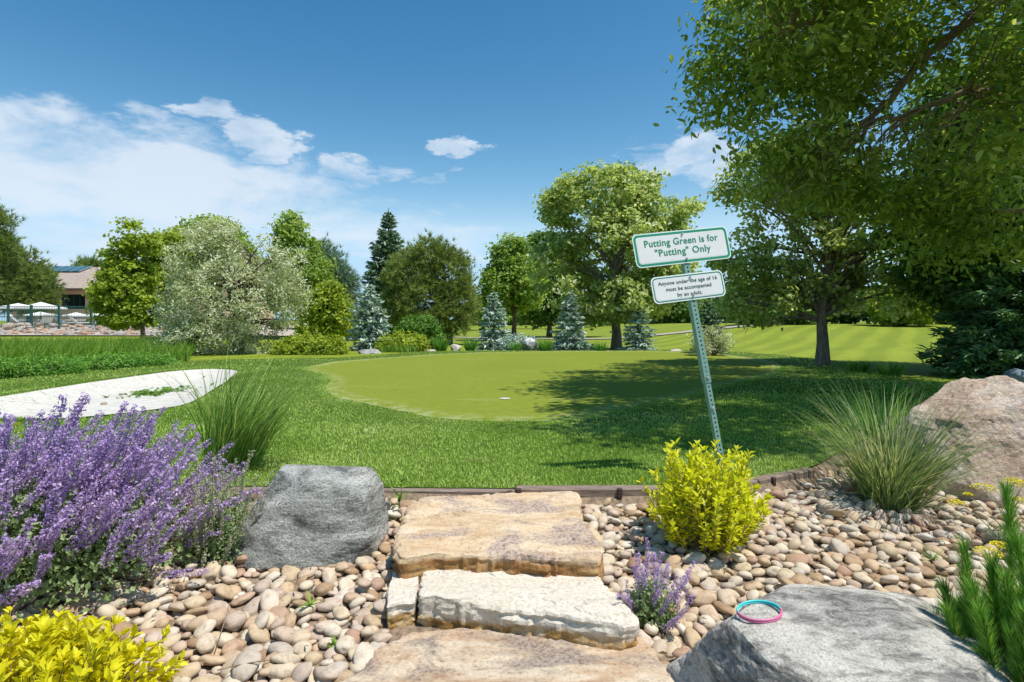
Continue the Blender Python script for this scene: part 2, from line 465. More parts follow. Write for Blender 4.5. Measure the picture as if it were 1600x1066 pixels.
def green_mat():
    m, nt, b, _ = new_mat('putting_green_turf')
    f = tnoise(nt, 240, 3, .7); p = tnoise(nt, .5, 6, .6, .5); q = tnoise(nt, 9, 6, .7); st = tnoise(nt, 2.2, 5, .6, 0, mapscale=(3, 3, 1))
    c = ramp(nt, [(.25, (.115, .155, .014)), (.5, (.18, .225, .022)), (.78, (.26, .30, .045))], f)
    c = mixc(nt, .35, c, ramp(nt, [(.3, (.14, .19, .016)), (.7, (.225, .26, .03))], p))
    c = mixc(nt, .35, c, ramp(nt, [(.3, (.11, .145, .014)), (.7, (.25, .29, .04))], q))
    c = mixc(nt, ramp(nt, [(.66, (0, 0, 0)), (.74, (.6, .6, .6))], tnoise(nt, 38, 3, .5)), c, (.30, .32, .12))
    c = mixc(nt, ramp(nt, [(.60, (0, 0, 0)), (.80, (.55, .55, .55))], tnoise(nt, 1.1, 5, .6, .3, mapscale=(.6, 2.2, 1))), c, (.33, .34, .14))
    a = nt.nodes.new('ShaderNodeAttribute'); a.attribute_name = 'edge'
    e = ramp(nt, [(.92, (0, 0, 0)), (.99, (1, 1, 1))], a.outputs['Fac'])
    worn = mixc(nt, 1, e, ramp(nt, [(.42, (0, 0, 0)), (.64, (.7, .7, .7))], st), 'MULTIPLY')
    c = mixc(nt, worn, c, (.42, .42, .24))
    nt.links.new(c, b.inputs['Base Color']); b.inputs['Roughness'].default_value = .92; b.inputs['Specular IOR Level'].default_value = .12
    bump(nt, b, f, .35, .006); return m


sheet_poly('putting_green', GREEN_S, .006, green_mat(), 60)


def sand_mat():
    m, nt, b, _ = new_mat('bunker_sand')
    f = tnoise(nt, 14, 7, .7, 0, mapscale=(.7, 2.4, 1)); s = tnoise(nt, 7, 6, .75, .6, mapscale=(.6, 3, 1))
    c = ramp(nt, [(.3, (.42, .395, .34)), (.5, (.54, .52, .47)), (.7, (.62, .60, .555))], f)
    c = mixc(nt, ramp(nt, [(.56, (0, 0, 0)), (.66, (.85, .85, .85))], s), c, (.27, .25, .16))
    nt.links.new(c, b.inputs['Base Color']); b.inputs['Roughness'].default_value = .95
    bump(nt, b, f, .5, .018); return m


sheet_poly('sand_bunker', BUNK_S, .010, sand_mat(), 16, centre=(-4.9, 7.4))


def grass_tris(P, L, W, rng, lean=.5, rs=None, wind=(0, 0)):
    """one bent two-triangle blade per point"""
    n = len(P); a = rng.uniform(0, 2 * np.pi, n); d = np.stack([np.cos(a), np.sin(a), 0 * a], -1); s = np.stack([-np.sin(a), np.cos(a), 0 * a], -1)
    L = np.broadcast_to(L, (n,))[:, None]; W = np.broadcast_to(W, (n,))[:, None]; ln = rng.uniform(0, lean, n)[:, None]
    tip = P + d * L * ln + np.array([0, 0, 1]) * L * np.sqrt(1 - np.minimum(ln, .98) ** 2) + np.array([wind[0], wind[1], 0]) * L
    V = np.stack([P - s * W / 2, P + s * W / 2, tip], 1).reshape(-1, 3)
    return V, np.arange(3 * n).reshape(-1, 3)


M_BLADE = leafmat('turf_blades', [(.03, .065, .008), (.085, .15, .02), (.175, .23, .05), (.32, .345, .16)], .25, .6, .2, gain=2.65)


def turf_blades():
    Ps, Ls, Ws = [], [], []
    for y0, y1, dens, L, W in ((3.08, 3.9, 11000, .019, .0058), (3.9, 5.0, 6500, .019, .0072), (5.0, 7.0, 2900, .020, .0095), (7, 11, 750, .024, .013), (11, 18, 240, .026, .022)):
        xa, xb = -.92 * y1 - .1, .92 * y1 + .1; xa = max(xa, -7.6); xb = min(xb, 7); n = int(dens * (xb - xa) * (y1 - y0))
        x = rng.uniform(xa, xb, n); y = rng.uniform(y0, y1, n)
        k = inpoly(x, y, TURF_S) & (~inpoly(x, y, BUNK_S) | (polydist(x, y, BUNK_S) < rng.random(n) ** 2.5 * np.where(x < -4.9, .6, .12))) & (np.abs(x) < .9 * y + .2)
        x, y = x[k], y[k]
        gd = polydist(x, y, GREEN_S); k = ~inpoly(x, y, GREEN_S) | (gd < rng.uniform(0, 1, len(x)) ** 2 * .16); x, y, gd = x[k], y[k], gd[k]
        f = sstep(0, .7, gd)
        Ps.append(np.stack([x, y, hgt(x, y)], -1)); Ls.append(L * rng.uniform(.6, 1.25, len(x)) * (.45 + .55 * f)); Ws.append(np.full(len(x), W))
    k = rng.integers(0, len(GREEN_S), 46000); q = GREEN_S[k] + (np.roll(GREEN_S, -1, 0)[k] - GREEN_S[k]) * rng.random((46000, 1)) + rng.normal(size=(46000, 2)) * .075     # mixed collar of the green
    k = (q[:, 1] < 11) & (np.abs(q[:, 0]) < .9 * q[:, 1]); q = q[k]; Ps.append(np.column_stack([q, hgt(q[:, 0], q[:, 1]) + .002])); Ls.append(rng.uniform(.006, .015, len(q))); Ws.append(.0012 * q[:, 1])
    P = np.concatenate(Ps); L = np.concatenate(Ls); W = np.concatenate(Ws)
    V, T = grass_tris(P, L, W, rng, .97)
    pn = .5 + .5 * vnoise(np.column_stack([P[:, :2] * 1.7, P[:, :1] * 0])); r = np.clip(.55 * rng.random(len(P)) + .4 * pn, 0, 1)
    o = part('turf_blades', V, T, M_BLADE, None, r)
    tag(o, 'short green synthetic grass fringe around the putting green', 'grass', kind='stuff')


turf_blades()
# concrete cart path crossing the far lawn
def ribbon(name, pts, width, off, m):
    p = np.array(pts, float); t = unit(np.gradient(p, axis=0)); nrm = np.stack([-t[:, 1], t[:, 0]], -1)
    L_, R_ = p + nrm * width / 2, p - nrm * width / 2; q = np.concatenate([L_, R_]); n = len(p)
    V = np.column_stack([q, hgt(q[:, 0], q[:, 1]) + off]); i = np.arange(n - 1)
    o = part(name, V, np.stack([i, i + n, i + n + 1, i + 1], -1), m); o['kind'] = 'structure'; return o
ribbon('path', [(x, 33 + .02 * (x - 2) ** 2 - .3 * x) for x in np.linspace(-9, 15, 40)], 1.2, .02, M_SANDY)
dk = part('pool_deck', [(-60, 37, .3), (-16, 37, .3), (-16, 60, .34), (-70, 60, .34)], [(0, 1, 2, 3)], M_DECK); dk['kind'] = 'structure'


# ------------------------------------------------------------------ foliage helpers
def leaf_quads(P, N, L, W, rng, fold=.15, droop=0.0, axis_=None, six=False):
    n = len(P); L = np.broadcast_to(L, (n,))[:, None]; W = np.broadcast_to(W, (n,))[:, None]
    N = unit(N)
    a = rng.normal(size=(n, 3)) if axis_ is None else axis_ + .5 * rng.normal(size=(n, 3))
    a[:, 2] -= droop; a = unit(a - N * np.sum(a * N, 1, keepdims=True)); b = np.cross(N, a); f = N * W * fold
    if not six:
        V = np.stack([P - a * L / 2, P + b * W / 2 + f, P + a * L / 2, P - b * W / 2 + f], 1).reshape(-1, 3)
        return V, np.arange(4 * n).reshape(-1, 4), 1
    V = np.stack([P - a * L / 2, P - a * L * .18 + b * W * .5 + f, P + a * L * .2 + b * W * .38 + f * .8, P + a * L / 2 - f * .6,
                  P + a * L * .2 - b * W * .38 + f * .8, P - a * L * .18 - b * W * .5 + f], 1).reshape(-1, 3)
    i = np.arange(n)[:, None] * 6
    return V, np.concatenate([i + np.array([[0, 1, 2, 3]]), i + np.array([[0, 3, 4, 5]])], 1).reshape(-1, 4), 2


def lob(px, py, hx, hy, d, dd=0., hd=None):
    """ellipsoid lobe of a crown: centre and half sizes measured in photo pixels at distance d"""
    c = at(px, py, d + dd); s = (d + dd) / FPX
    return (c, np.array([hx * s, (hd if hd is not None else max(hx, hy) * s * .95), hy * s]))


def clump_points(lobes, n, rng, gap=.0, inner=.5, gs=1.3):
    area = np.array([(r[0] * r[2] + r[0] * r[1] + r[1] * r[2]) for _, r in lobes]); k = rng.choice(len(lobes), n, p=area / area.sum())
    C = np.array([c for c, _ in lobes])[k]; R = np.array([r for _, r in lobes])[k]
    d = unit(rng.normal(size=(n, 3))); rad = inner + (1 - inner) * np.sqrt(rng.random(n)); P = C + R * d * rad[:, None]; out = unit(d / R)
    keep = np.ones(n, bool)
    for j, (c, r) in enumerate(lobes):
        q = np.sum(((P - c) / r) ** 2, 1); keep &= ~((q < .30) & (k != j))
    if gap > 0: keep &= vnoise(P * gs + 5.5) > (-1 + gap * 1.3)
    return P[keep], out[keep]


def crown(lobes, n, per, L, W, spread, rng, up=.6, rand=.7, gap=.35, six=False, droop=.2, gs=1.3, inner=.5, bias=0.0, flat=.6, ):
    P, O = clump_points(lobes, n, rng, gap, inner, gs)
    m = len(P); cr = rng.random(m)
    idx = np.repeat(np.arange(m), per); g_ = rng.normal(size=(m * per, 3)) * spread; g_[:, 2] *= flat
    Q = P[idx] + g_
    Nn = unit(O[idx] * .6 + np.array([0, 0, up]) + rng.normal(size=(m * per, 3)) * rand)
    s = rng.uniform(.65, 1.25, m * per)
    V, F, k = leaf_quads(Q, Nn, L * s, W * s, rng, .15, droop, None, six)
    r = np.clip(.45 * cr[idx] + .55 * rng.random(m * per) + bias, 0, 1)
    return V, F, np.repeat(r, k), P


def bez(a, b, c, n=6):
    t = np.linspace(0, 1, n)[:, None]; return (1 - t) ** 2 * a + 2 * t * (1 - t) * b + t * t * c


def tree(name, label, base, top, r0, lobes, n, per, L, W, spread, lm, bark, seed, group=None, branches=36, fork=.3, lean=(0, 0), cat='tree', twig=.5, stems=1, **kw):
    rg = np.random.default_rng(seed); base = np.array(base, float)
    t = thing(name, label, cat, base, group)
    mb = MB(); spines = []
    for s in range(stems):
        off = np.array([rg.uniform(-.5, .5) * r0 * 6, rg.uniform(-.5, .5) * r0 * 6, 0]) if stems > 1 else np.zeros(3)
        tp = np.array(top, float) + off * 3
        h = tp[2] - base[2]; zz = np.linspace(0, 1, 9)
        sp = base + off * .3 + (tp - base - off * .3) * zz[:, None]
        sp[:, :2] += (rg.normal(size=(9, 2)) * h * .012) * (zz * (1 - zz) * 4)[:, None]
        sp[0, 2] -= .08
        rr = r0 * (1 - zz * .82); rr[0] *= 1.35; rr[1] *= 1.05
        mb.tube(sp, rr, 10); spines.append((sp, rr))
    mb.build('trunk', bark, t, True)
    V, F, r, P = crown(lobes, n, per, L, W, spread, rg, **kw)
    br = MB(); ch = rg.choice(len(P), min(branches, len(P)), replace=False)
    cen = np.mean([c for c, _ in lobes], 0)
    for j in ch:
        sp, rr = spines[rg.integers(len(spines))]
        e = P[j]; hz = (e[2] - base[2]) / max(1e-3, sp[-1][2] - base[2]); f = np.clip(rg.uniform(.45, .95) * hz, fork, .97)
        k = f * 8; i = int(k); a = sp[i] + (sp[min(i + 1, 8)] - sp[i]) * (k - i); ra = rr[i] * .55
        mid = (a + e) / 2 + np.array([0, 0, .12 * np.linalg.norm(e - a)]) + rg.normal(size=3) * .06 * np.linalg.norm(e - a)
        q = bez(a, mid, e, 7); br.tube(q, np.linspace(ra, ra * .1 + .003, 7), 5, False)
        for _ in range(int(4 * twig)):
            u = rg.uniform(.4, .95); p0 = q[int(u * 6)]; d = unit(rg.normal(size=3) + unit(e - a)) * np.linalg.norm(e - a) * rg.uniform(.15, .4)
            br.tube(bez(p0, p0 + d * .5 + np.array([0, 0, .05]), p0 + d, 4), np.linspace(ra * .25, .003, 4), 4, False)
    br.build('branches', bark, t, True)
    part('crown', V, F, lm, t, r)
    return t


def shrub(name, label, base, lobes, n, per, L, W, spread, lm, seed, cat='shrub', group=None, stemmat=None, **kw):
    rg = np.random.default_rng(seed); t = thing(name, label, cat, base, group)
    V, F, r, P = crown(lobes, n, per, L, W, spread, rg, **kw)
    z0 = np.array(base)
    mb = MB()
    for j in rg.choice(len(P), min(16, len(P)), replace=False):
        e = P[j]; b0 = z0 + np.array([*(rg.uniform(-.25, .25, 2) * np.abs(e[:2] - z0[:2])), -.03]); ln = np.linalg.norm(e - b0)
        mb.tube(bez(b0, (b0 + e) / 2 + np.array([0, 0, .15 * ln]), e, 5), np.linspace(.012 + ln * .006, .003, 5), 5, False)
    mb.build('stems', stemmat or M_BARKD, t, True)
    part('foliage', V, F, lm, t, r)
    return t


def spruce(name, label, px, top_py, base_py, hw, d, lm, seed, group=None, cap=.2, levels=26, perw=11, dens=1.0, droop=.25, skirt=1.0, bark=None):
    """tiers of needle sprays round a straight leader"""
    rg = np.random.default_rng(seed); b = at(px, base_py, d); b[2] = H(b[0], b[1]) if abs(H(b[0], b[1]) - b[2]) < .5 else b[2]
    s = d / FPX; Hh = at(px, top_py, d)[2] - b[2]; Rm = hw * s
    t = thing(name, label, 'spruce tree', b, group)
    mb = MB(); zz = np.linspace(0, 1, 7)
    sp = b + np.outer(zz, [0, 0, Hh]); sp[0, 2] -= .05; mb.tube(sp, .035 * Hh ** .8 * (1 - zz * .93), 8); mb.build('trunk', bark or M_BARKD, t, True)
    Ps, Ns, As, Ls, Ws, Rs = [], [], [], [], [], []
    for i in range(levels):
        f = (i + rg.uniform(-.3, .3)) / levels; f = np.clip(f, 0.01, .985); z = b[2] + Hh * (.03 + .95 * f); R = Rm * (1 - f) ** (.6 + .09 * (seed % 5)) * rg.uniform(.78, 1.12) * skirt + .02 * Hh * .3
        k = max(4, int(perw * (1 - f) ** .5 + 3)); a0 = rg.uniform(0, 7)
        for j in range(k):
            a = a0 + j / k * 2 * np.pi + rg.uniform(-.2, .2); Rj = R * rg.uniform(.72, 1.12); dirv = np.array([np.cos(a), np.sin(a), 0])
            m = max(5, int(40 * dens * Rj / Rm)); u = rg.random(m) ** .7
            rise = (.28 * f ** 1.2 - droop * (1 - f)) * Rj
            c = np.array([b[0], b[1], z]) + np.outer(u * Rj, dirv) + np.outer(u ** 1.3 * rise + .10 * Rj * u ** 3, [0, 0, 1.0])
            side = np.array([-dirv[1], dirv[0], 0]); wv = rg.normal(size=m) * .16 * Rj * (1.05 - u * .8)
            c = c + np.outer(wv, side) + np.outer(rg.normal(size=m) * .03 * Rj, [0, 0, 1.0])
            ax = dirv + np.outer(np.sign(wv) * rg.uniform(.2, .9, m), side) + np.outer(rg.uniform(-.1, .35, m), [0, 0, 1])
            Ps.append(c); As.append(ax); Ns.append(np.tile([0, 0, 1.0], (m, 1)) + rg.normal(size=(m, 3)) * .45)
            Ls.append(np.full(m, 1.0)); Rs.append(np.clip(.5 * rg.random() + .5 * rg.random(m) + .25 * (u - .5), 0, 1))
    P = np.concatenate(Ps); n = len(P); sz = min(cap, .09 * Rm + .03 * Rm ** .5) * rg.uniform(.7, 1.4, n)
    V, F, k = leaf_quads(P, np.concatenate(Ns), sz * 2.1, sz * .62, rg, .25, 0, np.concatenate(As) * 1.6)
    part('crown', V, F, lm, t, np.repeat(np.concatenate(Rs), k))
    return t


def tufts(P, O, k, L, W, rg):
    """needle tufts: k thin triangles fanning out from each point"""
    m = len(P); idx = np.repeat(np.arange(m), k); d = unit(O[idx] * .9 + np.array([0, 0, .35]) + rg.normal(size=(m * k, 3)) * .6); l = L * rg.uniform(.7, 1.2, m * k)[:, None]
    s = unit(np.cross(d, rg.normal(size=(m * k, 3)))) * W / 2; p = P[idx]
    return np.stack([p - s, p + s, p + d * l], 1).reshape(-1, 3), np.arange(3 * m * k).reshape(-1, 3), idx


def pine(name, label, base, top, r0, lobes, n, k, L, W, lm, seed, group=None, bark=None, gap=.3, sub=8, spread=.18, branches=40):
    rg = np.random.default_rng(seed); base = np.array(base, float); t = thing(name, label, 'pine tree', base, group)
    mb = MB(); zz = np.linspace(0, 1, 9); sp = base + (np.array(top) - base) * zz[:, None]; sp[0, 2] -= .08
    sp[1:-1, :2] += rg.normal(size=(7, 2)) * .05; mb.tube(sp, r0 * (1 - .85 * zz), 9); mb.build('trunk', bark or M_BARKD, t, True)
    P, O = clump_points(lobes, n, rg, gap, .45, .9); idx = np.repeat(np.arange(len(P)), sub)
    Q = P[idx] + rg.normal(size=(len(idx), 3)) * spread; cr = rg.random(len(P))
    V, T, ti = tufts(Q, O[idx], k, L, W, rg)
    r = np.clip(.55 * cr[idx][ti] + .45 * rg.random(len(ti)), 0, 1)
    br = MB()
    for j in rg.choice(len(P), min(branches, len(P)), replace=False):
        e = P[j]; f = np.clip((e[2] - base[2]) / (top[2] - base[2]) * rg.uniform(.6, .95), .12, .95); kk = f * 8; i = int(kk); a = sp[i] + (sp[min(8, i + 1)] - sp[i]) * (kk - i)
        br.tube(bez(a, (a + e) / 2 + np.array([0, 0, -.05 * np.linalg.norm(e - a)]), e, 6), np.linspace(r0 * .3, .008, 6), 5, False)
    br.build('branches', bark or M_BARKD, t, True)
    part('crown', V, T, lm, t, r); return t


def blade_strips(P, dirs, L, W, bend, rg, segs=5):
    """arching grass blades: strips that taper to a point"""
    n = len(P); u = np.linspace(0, 1, segs + 1); L = np.broadcast_to(L, (n,)); W = np.broadcast_to(W, (n,)); bend = np.broadcast_to(bend, (n,))
    up = np.array([0, 0, 1.0]); hd = unit(dirs * np.array([1, 1, 0]) + 1e-6); th0 = np.arctan2(np.linalg.norm(dirs[:, :2], axis=1), np.maximum(dirs[:, 2], 1e-3))
    pos = P.copy(); pts = [pos.copy()]
    for i in range(segs):
        th = th0 + bend * (u[i + 1] ** 1.5); pos = pos + (hd * np.sin(th)[:, None] + up * np.cos(th)[:, None]) * (L / segs)[:, None]; pts.append(pos.copy())
    pts = np.stack(pts, 1); s = np.stack([-hd[:, 1], hd[:, 0], 0 * hd[:, 0]], -1); a = rg.uniform(-.9, .9, n)[:, None]; s = unit(s * np.cos(a) + hd * np.sin(a))
    wd = (W[:, None] * np.clip(1.05 - u[None] ** 2, .04, 1)) / 2
    V = np.stack([pts - s[:, None] * wd[..., None], pts + s[:, None] * wd[..., None]], 2).reshape(-1, 3)
    i = np.arange(n)[:, None] * (2 * (segs + 1)) + np.arange(segs)[None] * 2; i = i.ravel()
    return V, np.stack([i, i + 1, i + 3, i + 2], -1), segs


def grass_clump(name, label, base, n, L, W, spread, lm, seed, lean=.35, bend=.9, wind=(0, 0), r=.06, cat='ornamental grass', group=None, dead=0):
    rg = np.random.default_rng(seed); base = np.array(base, float); t = thing(name, label, cat, base, group)
    a = rg.uniform(0, 2 * np.pi, n); q = r * np.sqrt(rg.random(n)); P = base + np.stack([q * np.cos(a), q * np.sin(a), 0 * a - .01], -1)
    a2 = a + rg.normal(size=n) * .5; ln = np.abs(rg.normal(size=n)) * lean + .03
    d = np.stack([np.cos(a2) * ln + wind[0], np.sin(a2) * ln + wind[1], np.ones(n)], -1)
    V, F, k = blade_strips(P, d, L * rg.uniform(.55, 1.1, n), W * rg.uniform(.6, 1.2, n), bend * rg.uniform(.2, 1.2, n), rg, 6)
    o = part('blades', V, F, lm, t, np.repeat(rg.random(n), k)); o['kind'] = 'stuff'
    return t


# foliage colours
M_MAPLE = leafmat('maple_leaf', [(.035, .075, .012), (.06, .115, .018), (.10, .16, .03), (.17, .23, .06), (.33, .37, .19)], .3, .45, .35)
M_MAPLE2 = leafmat('windblown_maple_leaf', [(.05, .085, .016), (.08, .12, .022), (.12, .155, .036), (.19, .225, .08), (.29, .32, .19)], .4, .42, .4, tcol=1.4, gain=3.1)
M_NEARLEAF = leafmat('boxelder_leaf', [(.03, .058, .006), (.053, .094, .010), (.082, .125, .014), (.12, .165, .022), (.20, .235, .07)], .42, .45, .35, 1.45, gain=2.5)
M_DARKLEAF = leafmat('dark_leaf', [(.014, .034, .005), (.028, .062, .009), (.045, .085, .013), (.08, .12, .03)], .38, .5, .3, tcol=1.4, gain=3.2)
M_LIME = leafmat('lime_leaf', [(.09, .125, .012), (.14, .185, .018), (.20, .25, .03), (.28, .32, .06)], .38, .5, .3, gain=1.9)
M_LINDEN = leafmat('linden_leaf', [(.05, .095, .012), (.08, .14, .018), (.13, .19, .028), (.21, .26, .06)], .4, .5, .3, gain=2.5)
M_SILVER = leafmat('silver_leaf', [(.10, .13, .045), (.19, .22, .10), (.31, .33, .20), (.42, .43, .32), (.55, .54, .46)], .25, .55, .3)
M_PINE = leafmat('pine_needles', [(.026, .05, .012), (.052, .085, .016), (.09, .12, .028), (.14, .165, .05)], .15, .5, .3, gain=2.5)
M_PINEB = leafmat('brown_green_pine_needles', [(.036, .055, .014), (.07, .095, .022), (.112, .138, .036), (.17, .19, .068)], .2, .5, .3, gain=2.7)
M_SPRUCE = leafmat('green_spruce_needles', [(.02, .045, .02), (.045, .08, .042), (.085, .125, .08), (.15, .19, .14)], .1, .5, .3, gain=2.6)
M_BLUE = leafmat('blue_spruce_needles', [(.06, .095, .075), (.12, .165, .135), (.215, .27, .225), (.33, .385, .325)], .1, .5, .3, gain=2.3)
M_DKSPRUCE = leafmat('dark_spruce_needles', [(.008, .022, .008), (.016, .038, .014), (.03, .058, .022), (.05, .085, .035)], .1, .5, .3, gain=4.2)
M_JUNIPER = leafmat('juniper', [(.035, .10, .012), (.06, .15, .018), (.10, .21, .026), (.16, .27, .045)], .2, .5, .3)
M_YSHRUB = leafmat('yellow_green_shrub', [(.08, .12, .012), (.14, .19, .016), (.22, .27, .025), (.32, .34, .05)], .3, .5, .3)
M_GSHRUB = leafmat('green_shrub', [(.03, .075, .012), (.055, .12, .018), (.09, .17, .025), (.14, .22, .05)], .3, .5, .3)
M_GRASS = leafmat('ornamental_grass', [(.05, .11, .02), (.09, .17, .03), (.15, .24, .05), (.28, .33, .13)], .35, .5, .3)
M_GRASS2 = leafmat('silver_grass', [(.04, .08, .022), (.08, .13, .04), (.15, .195, .075), (.30, .30, .16)], .3, .5, .3)
M_TALLGRASS = leafmat('meadow_grass', [(.06, .15, .015), (.10, .22, .025), (.15, .25, .04), (.24, .31, .09)], .35, .6, .2, gain=1.4)


# ------------------------------------------------------------------ trees behind the green
def gb(px, py, d):
    b = at(px, py, d); b[2] = H(b[0], b[1]); return b


tree('maple_tree', 'tall broad maple with a rounded crown standing behind the far edge of the putting green', gb(963, 548, 20), at(955, 330, 20), .17,
     [lob(935, 312, 80, 48, 20), lob(1030, 322, 56, 48, 20), lob(888, 322, 42, 36, 20, -.3), lob(960, 395, 108, 68, 20), lob(905, 455, 58, 50, 20, -.6), lob(1025, 445, 62, 52, 20, -.5), lob(872, 415, 40, 46, 20, -.2), lob(965, 465, 60, 40, 20, -1.0), lob(1055, 390, 34, 40, 20), lob(980, 290, 50, 26, 20)],
     1700, 40, .155, .10, .16, M_MAPLE2, M_BARK, 11, branches=70, gap=.6, gs=1.0)
tree('linden_tree', 'narrow green linden tree left of the tall broad maple', gb(803, 522, 30), at(800, 400, 30), .14,
     [lob(797, 398, 28, 30, 30), lob(783, 448, 28, 42, 30), lob(822, 445, 27, 42, 30), lob(800, 430, 30, 40, 30), lob(772, 470, 18, 24, 30)], 620, 36, .19, .14, .22, M_LINDEN, M_BARKD, 12, gap=.35)
tree('dark_tree', 'dark green tree showing between the linden and the tall broad maple', gb(858, 520, 36), at(858, 400, 36), .16,
     [lob(850, 392, 28, 32, 36), lob(862, 440, 42, 48, 36), lob(905, 482, 48, 26, 36), lob(845, 480, 30, 30, 36)], 560, 34, .21, .15, .25, M_DARKLEAF, M_BARKD, 13, gap=.3)
tree('maple_tree', 'wind-ruffled maple on the mown bank with its bare trunk in its own shadow', gb(1285, 572, 11.5), at(1290, 300, 11.5), .118,
     [lob(1195, 285, 70, 55, 11.5), lob(1290, 250, 95, 62, 11.5), lob(1170, 385, 52, 55, 11.5), lob(1290, 345, 80, 65, 11.5), lob(1375, 370, 70, 95, 11.5, .4),
      lob(1180, 465, 62, 40, 11.5), lob(1260, 440, 75, 50, 11.5, .5), lob(1370, 455, 70, 42, 11.5), lob(1140, 400, 25, 30, 11.5), lob(1155, 330, 40, 45, 11.5), lob(1420, 430, 40, 40, 11.5)],
     1500, 22, .115, .08, .12, M_MAPLE2, M_BARK, 14, branches=90, gap=.72, fork=.25, twig=.8, gs=2.2)
# left group
tree('silver_tree', 'large silvery grey multi-stemmed tree behind the sand bunker', gb(372, 562, 16), at(372, 400, 16), .09,
     [lob(318, 405, 55, 58, 16), lob(345, 372, 42, 32, 16), lob(412, 410, 62, 52, 16), lob(372, 465, 90, 58, 16), lob(298, 478, 42, 52, 16), lob(330, 525, 68, 38, 16, -.3), lob(448, 465, 32, 45, 16), lob(415, 525, 42, 34, 16, -.3), lob(285, 535, 34, 26, 16, -.4)],
     1800, 30, .105, .036, .115, M_SILVER, M_BARKD, 15, branches=80, gap=.55, gs=1.5, stems=4)
tree('maple_tree', 'bright green young maple in front of the tan building', gb(224, 535, 22), at(205, 370, 22), .085,
     [lob(200, 372, 20, 28, 22), lob(188, 405, 18, 26, 22), lob(195, 462, 46, 30, 22), lob(225, 484, 20, 30, 22), lob(234, 385, 15, 16, 22), lob(165, 490, 22, 20, 22), lob(215, 430, 26, 22, 22), lob(190, 440, 36, 22, 22), lob(200, 500, 34, 14, 22)],
     620, 26, .15, .12, .13, M_LIME, M_BARKD, 16, gap=.5, branches=40)
tree('ash_tree', 'yellow-green thin tree rising between the young maple and the silvery tree', gb(262, 530, 25), at(262, 390, 25), .09,
     [lob(254, 398, 20, 32, 25), lob(272, 385, 18, 28, 25), lob(262, 440, 28, 42, 25), lob(245, 430, 16, 25, 25)], 420, 30, .16, .11, .2, M_LIME, M_BARKD, 17, gap=.4)
tree('linden_tree', 'green treetop peeking over the silvery tree', gb(330, 530, 27), at(332, 370, 27), .12,
     [lob(330, 372, 42, 32, 27), lob(300, 390, 30, 30, 27), lob(365, 395, 34, 30, 27)], 420, 30, .18, .13, .22, M_LINDEN, M_BARKD, 18, gap=.3)
tree('linden_tree', 'pointed bright green linden right of the silvery tree', gb(470, 535, 27), at(462, 350, 27), .14,
     [lob(452, 360, 20, 26, 27), lob(462, 392, 32, 32, 27), lob(478, 432, 38, 42, 27), lob(445, 440, 36, 40, 27), lob(490, 470, 28, 34, 27)], 640, 36, .17, .12, .2, M_LINDEN, M_BARKD, 19, gap=.3)
tree('shrub_tree', 'yellow-green bushy small tree under the pointed linden', gb(515, 540, 22), at(512, 470, 22), .06,
     [lob(512, 478, 32, 30, 22), lob(530, 505, 32, 30, 22), lob(490, 510, 26, 28, 22), lob(515, 455, 18, 14, 22)], 520, 20, .15, .09, .15, M_YSHRUB, M_BARKD, 20, gap=.3)
pine('pine_tree', 'dark distant pine behind the pointed linden', gb(522, 530, 36), at(520, 395, 36), .13,
     [lob(518, 425, 20, 30, 36), lob(528, 460, 26, 26, 36), lob(505, 400, 10, 18, 36), lob(540, 440, 12, 14, 36)], 240, 12, .36, .035, M_SPRUCE, 21, spread=.25)
spruce('spruce_tree', 'tall pointed green spruce rising above the group of conifers', 607, 325, 540, 62, 30, M_SPRUCE, 22, levels=34, perw=15, dens=2.6, cap=.15)
pine('pine_tree', 'broad brownish-green pine right of the tall pointed spruce', gb(703, 530, 25), at(690, 385, 25), .15,
     [lob(672, 400, 34, 28, 25), lob(640, 430, 38, 36, 25), lob(700, 432, 34, 36, 25), lob(660, 470, 52, 40, 25), lob(718, 472, 30, 36, 25), lob(625, 480, 30, 36, 25), lob(695, 495, 44, 24, 25), lob(712, 405, 14, 14, 25)],
     900, 12, .24, .028, M_PINEB, 23, spread=.16, branches=50)
pine('pine_tree', 'leaning dark pine at the left edge of the picture', np.array([-46.9, 52., .3]), at(2, 322, 52), .25,
     [lob(0, 350, 13, 20, 52), lob(8, 385, 16, 18, 52), lob(-12, 400, 22, 30, 52), lob(-20, 440, 30, 40, 52)], 360, 12, .52, .055, M_PINE, 24, spread=.33)
pine('pine_tree', 'rounded green pine beside the tan building', np.array([-46.1, 55., .3]), at(42, 400, 55), .25,
     [lob(38, 420, 22, 30, 55), lob(10, 445, 26, 36, 55), lob(55, 446, 22, 30, 55), lob(38, 465, 42, 20, 55)], 560, 12, .5, .055, M_PINE, 25, spread=.34)
pine('pine_tree', 'small dark treetop just above the roof of the tan building', np.array([-58.5, 80, .3]), at(141, 410, 80), .2, [lob(140, 418, 13, 9, 80), lob(132, 424, 9, 8, 80), lob(150, 424, 9, 8, 80)], 90, 10, .7, .08, M_PINE, 26, spread=.4, branches=8)

